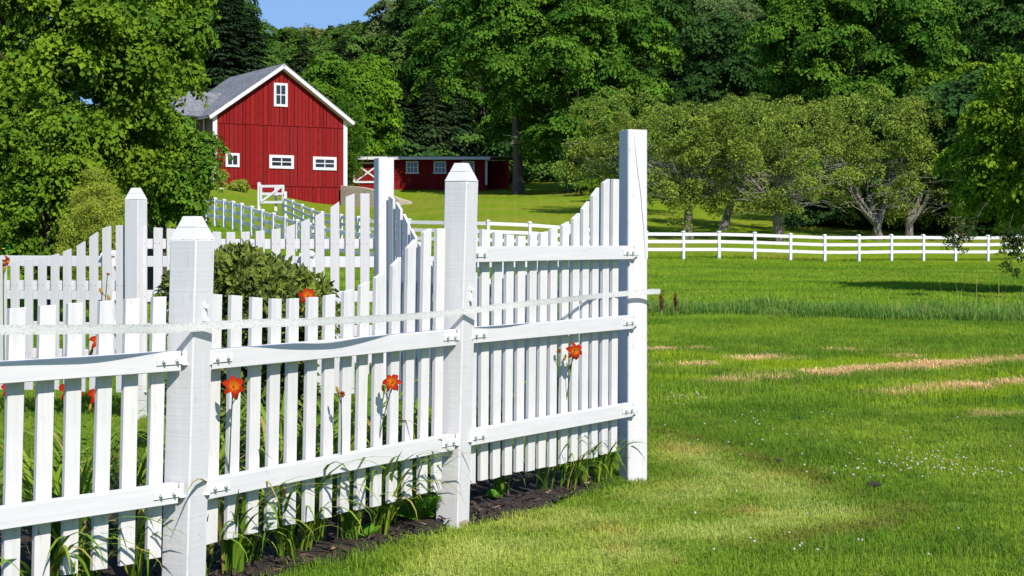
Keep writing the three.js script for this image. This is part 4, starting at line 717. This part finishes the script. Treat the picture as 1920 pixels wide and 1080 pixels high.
// strap leaves of the daylilies: a few shared shapes
function strap(len, wid, bend, seed) {
  const pos = [], idx = [], N = 9; let x = 0, y = 0, a = 0.12;
  for (let i = 0; i <= N; i++) {
    const t = i / N, w = wid * (0.75 + 0.5 * Math.sin(t * 2.2)) * (1 - t * t * t * 0.96);
    pos.push(x, y, -w, x - w * 0.25, y - 0.0, 0, x, y, w); a += bend / N * (0.4 + 1.6 * t); x += Math.sin(a) * len / N; y += Math.cos(a) * len / N;
    if (i) { const b = i * 3; idx.push(b - 3, b, b - 2, b - 2, b, b + 1, b - 2, b + 1, b - 1, b - 1, b + 1, b + 2); }
  }
  return geo(pos, idx);
}
const STRAPS = [strap(0.42, 0.0075, 0.7), strap(0.52, 0.0085, 1.3), strap(0.60, 0.008, 2.0), strap(0.48, 0.007, 2.4), strap(0.36, 0.009, 0.35), strap(0.66, 0.0075, 1.6)];
const strapMats = [[0.18, 0.29, 0.022], [0.13, 0.24, 0.018], [0.26, 0.34, 0.03], [0.10, 0.19, 0.018], [0.36, 0.30, 0.07]].map(c => leafMat({ color: lin(...c), transmission: 0.3 }));
function daylilyClump(label, x, z, n, seed, size = 1, face = null) {
  const r = rng(seed), t = thing('daylily_clump', label, 'plant', [x, 0.02, z], 0, 'strap-leaved daylilies along the fence');
  for (let i = 0; i < n; i++) { const m = part(t, 'leaf', STRAPS[Math.floor(r() * 6)], strapMats[r() < 0.07 ? 4 : Math.floor(r() * 4)], (r() - .5) * 0.10, 0, (r() - .5) * 0.10); m.rotation.y = face === null ? r() * 6.28 : face + (r() - .5) * 2.6; m.scale.setScalar(size * (0.7 + r() * 0.5)); }
  return t;
}
const lerp2 = (A, B, t) => [A[0] + (B[0] - A[0]) * t, A[1] + (B[1] - A[1]) * t];
const inward = (A, B, d) => { const dx = B[0] - A[0], dz = B[1] - A[1], L = Math.hypot(dx, dz); return [dz / L * d, -dx / L * d]; };
{
  const rows = [[P0, P1, 'closest picket panel', [[.18, .10], [.32, .18], [.45, .10], [.58, .22], [.70, .10], [.82, .16], [.93, .12]]], [P1, P2, 'panel between the capped posts', [[.10, .10], [.19, .06], [.28, .12], [.37, .05], [.46, .12], [.55, .2], [.64, .10], [.74, .08], [.84, .18], [.93, .14]]], [P2, P3, 'three-rail panel', [[.40, .22], [.55, .10], [.66, .06], [.76, .10], [.86, .05], [.93, .12]]]];
  const where = ['first', 'second', 'third', 'fourth', 'fifth', 'sixth', 'seventh', 'eighth', 'ninth', 'tenth'];
  rows.forEach(([A, B, what, list], k) => list.forEach(([t, d], i) => {
    const p = lerp2(A, B, t), o = inward(A, B, d + 0.02), out = Math.atan2(o[1], -o[0]);
    daylilyClump(`green strap-leaved daylily clump, ${where[i]} from the picture edge behind the ${what}`, p[0] + o[0], p[1] + o[1], k === 2 ? 18 : 21, 8000 + k * 40 + i, k === 2 ? 0.78 : (i % 3 === 1 ? 1.2 : 1.0), i % 3 ? out : null);
  }));
  // clumps deeper in the bed, seen through the pickets
  const inner = [[-2.25, -7.2], [-1.95, -7.6], [-1.7, -8.1], [-2.6, -6.6], [-1.35, -8.6], [-1.05, -9.1], [-2.0, -8.3], [-2.9, -6.3], [-2.45, -7.7], [-0.7, -9.6], [-3.2, -6.9], [-1.1, -8.2], [-0.75, -8.75], [-0.35, -9.3]];
  const near = ['nearest the picture edge', 'in front of the evergreen bush', 'beside the bush stems', 'low at the bed edge', 'behind the swept-up panel', 'by the tall end post', 'under the bush', 'at the bed corner', 'along the inner edge', 'near the shaded picket row', 'at the picture edge', 'behind the second capped post', 'behind the three-rail panel', 'between the panels'];
  inner.forEach(([x, z], i) => daylilyClump(`daylily clump inside the garden bed, ${near[i]}`, x, z, 32, 8200 + i, 1.4));
  const deep = [[-1.55, -7.35], [-1.25, -7.85], [-0.98, -8.3], [-2.05, -6.9], [-0.55, -9.05], [-1.75, -8.6], [-1.45, -9.2], [-2.35, -8.2], [-2.7, -7.4], [-0.15, -9.75], [-0.9, -9.45], [-1.9, -9.4]];
  const beside = ['nearest the closest capped post', 'a step right of the closest capped post', 'at the middle of the swept-up panel', 'behind the end of the closest panel', 'level with the second capped post', 'left of the bush foot', 'at the bush foot', 'in the middle of the bed', 'at the open side of the bed', 'tucked behind the three-rail panel', 'right of the bush foot', 'behind the bush flower'];
  deep.forEach(([x, z], i) => daylilyClump(`tall daylily foliage inside the bed, ${beside[i]}`, x, z, 30, 8300 + i, 1.55));
}
const petalG = (() => { const pos = [], idx = [], col = [], N = 6; let x = 0.004, y = 0, a = 0.42; for (let i = 0; i <= N; i++) { const t = i / N, w = 0.0175 * Math.sin(Math.PI * (0.12 + 0.85 * t)), ru = 0.003 * Math.sin(i * 2.1); pos.push(x, y + w * 0.3 + ru, -w, x, y, 0, x, y + w * 0.3 - ru, w); const c = mix3([0.62, 0.20, 0.008], [0.30, 0.010, 0.005], sstep(0.15, 0.45, t)); for (let k = 0; k < 3; k++) { const m = k === 1 ? mix3(c, [0.5, 0.06, 0.006], 0.35) : c; col.push(...m); } a += 0.36; x += Math.sin(a) * 0.011; y += Math.cos(a) * 0.011; if (i) { const b = i * 3; idx.push(b - 3, b, b - 2, b - 2, b, b + 1, b - 2, b + 1, b - 1, b - 1, b + 1, b + 2); } } return geo(pos, idx, null, col); })();
const petalM = leafMat({ vertexColors: true, transmission: 0.2 }), stemM = leafMat({ color: lin(0.10, 0.15, 0.03), transmission: 0.05 }), budM = leafMat({ color: lin(0.35, 0.22, 0.03), transmission: 0.1 }), stamenM = new THREE.MeshStandardMaterial({ color: lin(0.8, 0.35, 0.03), roughness: 0.8 }), wiltM = leafMat({ color: lin(0.20, 0.06, 0.02), transmission: 0.15 });
function daylily(label, head, foot, face, { size = 1, buds = 2, wilt = false } = {}) {       // head, foot: Vector3; face: direction the flower looks
  const t = thing('daylily_flower', label, 'flower', [foot.x, foot.y, foot.z], 0, 'orange daylilies in bloom'), h = head.clone().sub(foot), r = rng(Math.floor(Math.abs(head.x * 977 + head.y * 331 + head.z * 71) * 10));
  const mid = h.clone().multiplyScalar(0.55).add(V((r() - .5) * 0.05, 0.05, (r() - .5) * 0.05)), cv = new THREE.CatmullRomCurve3([V(0, -0.03, 0), mid, h.clone().addScaledVector(face, -0.045)]);
  part(t, 'stem', tube(cv.getPoints(9), [.0042, .0041, .004, .0038, .0036, .0034, .0032, .003, .0028, .0026], 6), stemM);
  const fl = new THREE.Group(); fl.name = 'bloom'; fl.position.copy(h).addScaledVector(face, -0.03); fl.quaternion.setFromUnitVectors(UPV, face.clone().normalize()); fl.scale.setScalar(size * 0.92); t.add(fl);
  for (let i = 0; i < 6; i++) { const p = part(fl, 'petal', petalG, wilt ? wiltM : petalM); p.rotation.y = i * 1.0472 + (r() - .5) * 0.15; p.scale.set(wilt ? 0.5 : 1, wilt ? 1.1 : 1, (i % 2 ? 1.15 : 0.8) * (wilt ? 0.5 : 1)); }
  part(fl, 'throat', new THREE.ConeGeometry(0.009, 0.045, 8, 1, true).rotateX(Math.PI).translate(0, -0.018, 0), stemM);
  const st = []; for (let i = 0; i < 6; i++) { const a = i * 1.05; st.push(tube([V(0, 0, 0), V(Math.cos(a) * .006, .025, Math.sin(a) * .006), V(Math.cos(a) * .014, .045, Math.sin(a) * .014)], [.0011, .001, .0016], 4)); } if (!wilt) part(fl, 'stamens', mergeGeometries(st), stamenM);
  for (let i = 0; i < buds; i++) { const p = cv.getPoint(0.9 - i * 0.05), e = p.clone().add(V((r() - .5) * 0.09, 0.03 + r() * 0.05, (r() - .5) * 0.06)); const b = part(t, 'bud', new THREE.SphereGeometry(0.008, 7, 6).scale(1, 2.5, 1), budM, e.x, e.y, e.z); b.rotation.z = (r() - .5); part(t, 'pedicel', tube([p, e], [.0022, .0018], 5), stemM); }
}
const S3 = V(0.45, 0.25, 0.85).normalize();
daylily('open orange daylily poking between pickets just right of the closest capped post', at(440, 722, 6.62), at(425, 1010, 6.95), V(0.35, 0.35, 0.87).normalize(), { size: 1.02 });
daylily('open orange daylily in front of the swept-up pickets, by the second capped post', at(734, 714, 7.58), at(700, 985, 7.85), V(-0.05, 0.45, 0.89).normalize(), { size: 0.98 });
daylily('open orange daylily in front of the three-rail panel', at(1080, 658, 9.0), at(1048, 925, 9.35), V(0.3, 0.1, 0.95).normalize(), { size: 1.05, buds: 3 });
daylily('withered daylily bloom beside the flower on the three-rail panel', at(1046, 652, 9.0), at(1044, 930, 9.4), V(-0.3, 0.8, 0.5).normalize(), { size: 0.7, buds: 1, wilt: true });
daylily('withered daylily bloom against the swept-up pickets', at(643, 738, 7.25), at(632, 1000, 7.55), V(0.3, 0.2, 0.9).normalize(), { size: 0.7, buds: 1, wilt: true });
daylily('orange daylily in front of the evergreen bush', at(578, 552, 9.2), at(590, 960, 9.2), V(0.25, 0.5, 0.83).normalize(), { size: 1.15 });
daylily('orange daylily seen in the gap between closest pickets', at(134, 730, 6.75), at(140, 1080, 6.8), V(0.3, 0.3, 0.9).normalize(), { size: 1.1 });
daylily('orange daylily half hidden by a picket, closer to the first capped post', at(186, 738, 6.95), at(190, 1060, 7.0), V(0.2, 0.4, 0.9).normalize(), { size: 1.1 });
daylily('yellow-throated daylily above the rail of the closest panel', at(187, 636, 7.4), at(190, 1020, 7.4), V(0.3, 0.6, 0.75).normalize(), { size: 1.0 });
daylily('fading daylily at the picture edge before the back picket row', at(20, 492, 7.2), at(10, 1040, 7.0), V(0.9, -0.2, 0.3).normalize(), { size: 0.55, buds: 1 });
daylily('red daylily low at the picture edge behind the closest panel', at(22, 726, 6.6), at(24, 1080, 6.7), V(0.3, 0.4, 0.85).normalize(), { size: 0.9 });
daylily('dry leafless flower stalk before the back capped post', at(205, 505, 7.6), at(180, 1010, 7.4), V(0.3, 0.9, 0.2).normalize(), { size: 0.45, buds: 2, wilt: true });
{ // two cut-leaved weeds at the foot of the fence
  const frond = (() => { const pos = []; const r = rng(8401); for (let i = 0; i < 11; i++) for (const s of [-1, 1]) { const u = 0.12 + i * 0.075, L = 0.42 * Math.sin(Math.PI * (0.2 + 0.75 * u)) + 0.03, d = V(0.55, -0.05, s).normalize(); leafKite(pos, V(u, 0.12 * u - 0.25 * u * u, 0), d, UPV, L, 0.055, 0.02); leafKite(pos, V(u, 0.12 * u - 0.25 * u * u, 0).addScaledVector(d, L * 0.45), V(1, 0, s * 0.3).normalize(), UPV, L * 0.4, 0.04, 0.012); } leafKite(pos, V(0.9, -0.09, 0), V(1, -0.2, 0).normalize(), UPV, 0.2, 0.05, 0.02); return geo(pos); })();
  const wm = [leafMat({ color: lin(0.13, 0.30, 0.02) }), leafMat({ color: lin(0.09, 0.22, 0.02) })];
  for (const [px, py, n, s, label] of [[785, 985, 7, 0.20, 'bright cut-leaved weed at the foot of the second capped post'], [930, 948, 6, 0.075, 'small green weed in the bare mulch under the three-rail panel'], [690, 1018, 5, 0.07, 'tiny weed on the grass edge before the swept-up panel']]) {
    const [x, z] = flat(px, py), r = rng(8410 + px), t = thing('weed', label, 'weed', [x, 0.03, z], 0);
    for (let i = 0; i < n; i++) { const m = part(t, 'leaf', frond, wm[i % 2]); m.rotation.set(0, i * 6.28 / n + r(), 0.25 + r() * 0.7, 'YZX'); m.scale.setScalar(s * (0.8 + r() * 0.5)); }
  }
}
console.log('garden');

// ---------------------------------------------------------------- grass
function patchGeo(seed, n, size, h, w, tilt) {
  const r = rng(seed), pos = [];
  for (let i = 0; i < n; i++) {
    const x = (r() - .5) * size * 1.15, z = (r() - .5) * size * 1.15, a = r() * 6.2832, L = h * (0.55 + 0.75 * r()), l = tilt * (0.3 + r()), dx = Math.cos(a), dz = Math.sin(a), wx = -dz * w * (.7 + .6 * r()), wz = dx * w * (.7 + .6 * r());
    const mx = x + dx * L * l * 0.3, mz = z + dz * L * l * 0.3, my = L * 0.6, tx = x + dx * L * l, tz = z + dz * L * l, ty = L * (1 - 0.35 * l);
    pos.push(x - wx, -0.01, z - wz, x + wx, -0.01, z + wz, mx + wx * .8, my, mz + wz * .8, x - wx, -0.01, z - wz, mx + wx * .8, my, mz + wz * .8, mx - wx * .8, my, mz - wz * .8, mx - wx * .8, my, mz - wz * .8, mx + wx * .8, my, mz + wz * .8, tx, ty, tz);
  }
  return geo(pos);
}
function grassField(name, label, bands) {
  const root = new THREE.Group(); root.name = name; scene.add(root); tag(root, label, 'grass', null, 'stuff');
  for (const { z0, z1, step, geos, u0, u1, test, color, s = 1 } of bands) {
    const lists = geos.map(() => []), r = rng(9000 + Math.floor(z0 * 10) + geos.length);
    for (let Z = z0; Z < z1; Z += step) for (let x = u0 * Z; x < u1 * Z; x += step) {
      const X = x + (r() - .5) * step, ZZ = Z + (r() - .5) * step, z = -ZZ; const ok = test ? test(X, z, r) : 1; if (!ok) continue;
      const c = color(X, z, r), v = 0.85 + r() * 0.3; lists[Math.floor(r() * geos.length)].push({ p: V(X, ground(X, z), z), q: new THREE.Quaternion().setFromAxisAngle(UPV, r() * 6.2832), s: V(s, s * (0.75 + r() * 0.5) * ok, s), c: [c[0] * v, c[1] * v, c[2] * v] });
    }
    geos.forEach((g, i) => lists[i].length && instanced(root, 'blades', g, BLADE, lists[i]));
  }
}
const NEAR = [1, 2, 3, 4].map(s => patchGeo(9100 + s, 90, 0.2, 0.044, 0.0019, 0.8)), MID = [1, 2, 3].map(s => patchGeo(9200 + s, 130, 0.4, 0.06, 0.0028, 0.6)), FAR = [1, 2, 3].map(s => patchGeo(9300 + s, 170, 1.0, 0.08, 0.007, 0.6));
const TUFT = [1, 2, 3].map(s => patchGeo(9150 + s, 34, 0.13, 0.085, 0.0026, 1.0));
const lawnTint = (x, z, r) => { const c = lawnColor(x, z), k = r() * 0.35; return mix3([c[0] * 1.12, c[1] * 1.12, c[2] * 1.12], r() < 0.12 ? [0.36, 0.30, 0.06] : [0.20, 0.31, 0.02], k); };
const notBed = (x, z) => inBed(x, z) && distPoly(BED, x, z) > 0.05 ? 0 : inBed(x, z) ? 0.6 : 1;
const tall = (x, z) => { if (!notBed(x, z)) return 0; const m = inside(MOWN, x, z) ? 0.8 : 1.0 + 0.9 * sstep(0.35, 0.75, fbm(x * 1.3, z * 1.3, 88, 3)) * sstep(0, 0.5, distPoly(MOWN, x, z)); return m; };
grassField('lawn_grass', 'short mown grass blades of the lawn', [
  { z0: 5.2, z1: 14, step: 0.105, geos: NEAR, u0: -0.42, u1: 0.40, test: tall, color: lawnTint },
  { z0: 14, z1: 30, step: 0.24, geos: MID, u0: -0.40, u1: 0.39, test: tall, color: lawnTint },
  { z0: 6, z1: 24, step: 0.30, geos: TUFT, u0: -0.1, u1: 0.39, test: (x, z, r) => r() < 0.5 * fbm(x * 0.9, z * 0.9, 91, 3) && notBed(x, z) === 1 && !inside(MOWN, x, z) ? 0.6 + 0.8 * r() : 0, color: (x, z, r) => mix3([0.05, 0.15, 0.014], [0.20, 0.29, 0.03], r()) },
  { z0: 6, z1: 16, step: 0.22, geos: TUFT, u0: -0.1, u1: 0.39, s: 0.6, test: (x, z, r) => r() < 0.3 && notBed(x, z) === 1 ? 0.5 + 0.6 * r() : 0, color: (x, z, r) => r() < 0.4 ? [0.42, 0.34, 0.12] : mix3([0.07, 0.17, 0.016], [0.28, 0.36, 0.04], r()) },
  { z0: 30, z1: 70, step: 0.75, geos: FAR, u0: -0.40, u1: 0.39, color: lawnTint },
]);
const TALL = [1, 2, 3].map(s => patchGeo(9400 + s, 60, 0.5, 0.34, 0.006, 0.7)), SEED = [1].map(s => patchGeo(9450 + s, 5, 0.8, 0.75, 0.005, 0.3));
const stripZ = px => 30.2 - (px - 1216) / 700 * 2.6;
const inStrip = (x, z, r) => { const px = CX + F * x / -z, d = -z - stripZ(px); return px > 1195 && d > 0.2 * r() && d < 1.9 + 1.6 * fbm(x * .5, 1, 3) ? 0.25 + 1.15 * fbm(x * 0.9, z * 0.9, 95, 2) : 0; };
grassField('tall_grass', 'strip of uncut blue-green grass across the lawn', [
  { z0: 27, z1: 36, step: 0.27, geos: TALL, u0: 0.08, u1: 0.39, test: inStrip, color: (x, z, r) => mix3([0.11, 0.235, 0.035], [0.18, 0.29, 0.05], r()) },
  { z0: 27, z1: 36, step: 0.75, geos: SEED, u0: 0.08, u1: 0.39, test: (x, z, r) => r() < 0.6 ? inStrip(x, z, r) : 0, color: (x, z, r) => [0.42, 0.36, 0.12] },
]);
const HAYG = [1, 2].map(s => patchGeo(9500 + s, 70, 0.34, 0.062, 0.0035, 2.1));
HAY.forEach(([L, w], i) => {
  const r = rng(9600 + i), list = [[], []]; let len = 0; for (let k = 1; k < L.length; k++) len += Math.hypot(L[k][0] - L[k - 1][0], L[k][1] - L[k - 1][1]);
  const n = Math.ceil(len * w * 2 * 34);
  for (let j = 0; j < n; j++) { const k = 1 + Math.floor(r() * (L.length - 1)), t = r(), a = L[k - 1], b = L[k], g = (r() + r() + r() - 1.5) * w * 1.1, x = a[0] + (b[0] - a[0]) * t, z = a[1] + (b[1] - a[1]) * t + g; if (fbm(x * 1.6, z * 2.5, 97 + i, 2) < 0.36) continue; const v = .8 + r() * .4; list[j % 2].push({ p: V(x, 0.01 + 0.055 * (1 - Math.abs(g) / w) * fbm(x * 3, z * 3, 99, 2), z), q: new THREE.Quaternion().setFromAxisAngle(UPV, r() * 6.28), s: 0.8 + r() * 0.5, c: [0.78 * v, 0.51 * v, 0.25 * v] }); }
  const root = new THREE.Group(); root.name = numbered('cut_hay'); scene.add(root);
  const names = ['long windrow of dry cut hay reaching the picture edge', 'second long windrow of dry hay, closer to the camera', 'short pale heap of cut hay in the middle of the lawn', 'thin line of hay beside the tall end post', 'low hay patch below the thin line', 'tiny hay tuft between the patches', 'short hay line near the picture edge, closest of all', 'small hay tuft above the long windrow', 'small hay tuft farthest away', 'small hay tuft above the middle of the long windrow', 'faint hay line farthest away by the end post', 'tiny hay tuft at the end of the long windrow', 'tiny hay tuft beside the pale heap'];
  tag(root, names[i], 'hay', null, 'stuff'); HAYG.forEach((g, k) => list[k].length && instanced(root, 'hay_stalks', g, BLADE, list[k]));
});
{ // white clover heads
  const r = rng(9701), head = new THREE.IcosahedronGeometry(0.0066, 1), list = [];
  const add = (px, py) => { const [x, z] = flat(px, py); list.push({ p: V(x, 0.055 + r() * 0.025, z), q: new THREE.Quaternion().setFromEuler(new THREE.Euler(r(), r() * 6, r())), s: V(0.8 + r() * .5, 0.7 + r() * .4, 0.8 + r() * .5), c: mix3([0.46, 0.43, 0.36], [0.42, 0.31, 0.28], r() * r()) }); };
  const g = () => (r() + r() + r() - 1.5);
  for (let i = 0; i < 62; i++) add(1790 + g() * 190, 890 + g() * 34); for (let i = 0; i < 40; i++) add(1650 + g() * 160, 878 + g() * 40); for (let i = 0; i < 36; i++) add(1430 + g() * 300, 815 + g() * 60); for (let i = 0; i < 26; i++) add(1250 + r() * 80, 758 + g() * 14); for (let i = 0; i < 12; i++) add(1222 + r() * 700, 760 + r() * 320); for (let i = 0; i < 7; i++) add(1480 + g() * 130, 1020 + g() * 60);
  tag(instanced(scene, 'clover_flowers', head, leafMat({ transmission: 0.1 }), list), 'white clover heads dotted over the lawn', 'clover');
}
{ // rust-red dock plants at the edge of the tall grass
  for (const [px, label] of [[1240, 'rust-brown dock plant in the tall grass beside the tape end'], [1269, 'darker rust-brown dock plant, second from the tall end post']]) {
    const Z = 29.6, [x, z] = [(px - CX) * Z / F, -Z], r = rng(9800 + px), t = thing('dock_plant', label, 'plant', [x, ground(x, z), z], 0), list = [];
    for (let k = 0; k < 3; k++) { const e = V((r() - .5) * .16, 0.42 + r() * .12, (r() - .5) * .16); part(t, 'stem', tube([V(0, -0.05, 0), e], [.006, .003], 5), rust); for (let i = 0; i < 26; i++) { const u = 0.35 + 0.68 * r(); list.push({ p: e.clone().multiplyScalar(u).add(rndDir(r).multiplyScalar(0.018)), q: new THREE.Quaternion().setFromUnitVectors(UPV, rndDir(r)), s: 0.11, c: mix3([0.10, 0.03, 0.012], [0.20, 0.075, 0.025], r()) }); } }
    instanced(t, 'seed_heads', CLUMP.shrub[1], LEAF, list);
  }
  // two dark clods on the lawn
  for (const [px, py, s, label] of [[1636, 917, 0.8, 'dark clod of earth on the lawn below the clover'], [1458, 871, 0.5, 'thin dark clod lying on the mower edge of the lawn']]) {
    const [x, z] = flat(px, py), g = new THREE.IcosahedronGeometry(0.035, 2), p = g.attributes.position; for (let i = 0; i < p.count; i++) { const k = 0.7 + 0.6 * noise(p.getX(i) * 60 + 9, p.getY(i) * 60 + p.getZ(i) * 40, 4); p.setXYZ(i, p.getX(i) * k * 1.3 * s, p.getY(i) * k * 0.7 * s, p.getZ(i) * k * s); } g.computeVertexNormals();
    const t = thing('earth_clod', label, 'clod', [x, 0.03, z]); part(t, 'clod_lump', g, new THREE.MeshStandardMaterial({ color: lin(0.028, 0.022, 0.02), roughness: 1 })); part(t, 'clod_lump', g, t.children[0].material, 0.035 * s, 0.002, 0.015).scale.setScalar(0.7);
  }
}
{ // green garden trailer at the left edge
  const Z = 60, a = onGround(-3, Z), t = thing('garden_trailer', 'green two-wheeled garden trailer with yellow stripe under the maple', 'trailer', [a.x, a.y, a.z], 0.05);
  const gm = new THREE.MeshStandardMaterial({ color: lin(0.02, 0.23, 0.03), roughness: 0.35 }), ym = new THREE.MeshStandardMaterial({ color: lin(0.8, 0.62, 0.01), roughness: 0.5 }), bk = new THREE.MeshStandardMaterial({ color: lin(0.02, 0.02, 0.02), roughness: 0.9 });
  const y = yAt(466, Z) - a.y;
  part(t, 'tub', prism([[-0.62, -0.12], [0.56, -0.12], [0.64, 0.13], [-0.68, 0.13]], 0.8, 0.03), gm, 0, y, 0); part(t, 'stripe', box(0.85, 0.05, 0.006), ym, -0.02, y + 0.01, 0.403);
  for (const s of [-1, 1]) { const w = part(t, 'wheel', new THREE.CylinderGeometry(0.2, 0.2, 0.13, 18).rotateX(Math.PI / 2), bk, -0.1, 0.2, s * 0.47); part(w, 'rim', new THREE.CylinderGeometry(0.1, 0.1, 0.14, 14).rotateX(Math.PI / 2), ym); }
  part(t, 'drawbar', box(0.7, 0.05, 0.05, -0.9, y - 0.15, 0), bk); part(t, 'axle', box(0.05, Math.max(0.1, y - 0.3), 0.9, -0.1, (y - 0.1) / 2 + 0.1, 0), bk);
}
console.log('done', scene.children.length);
renderer.render(scene, camera);
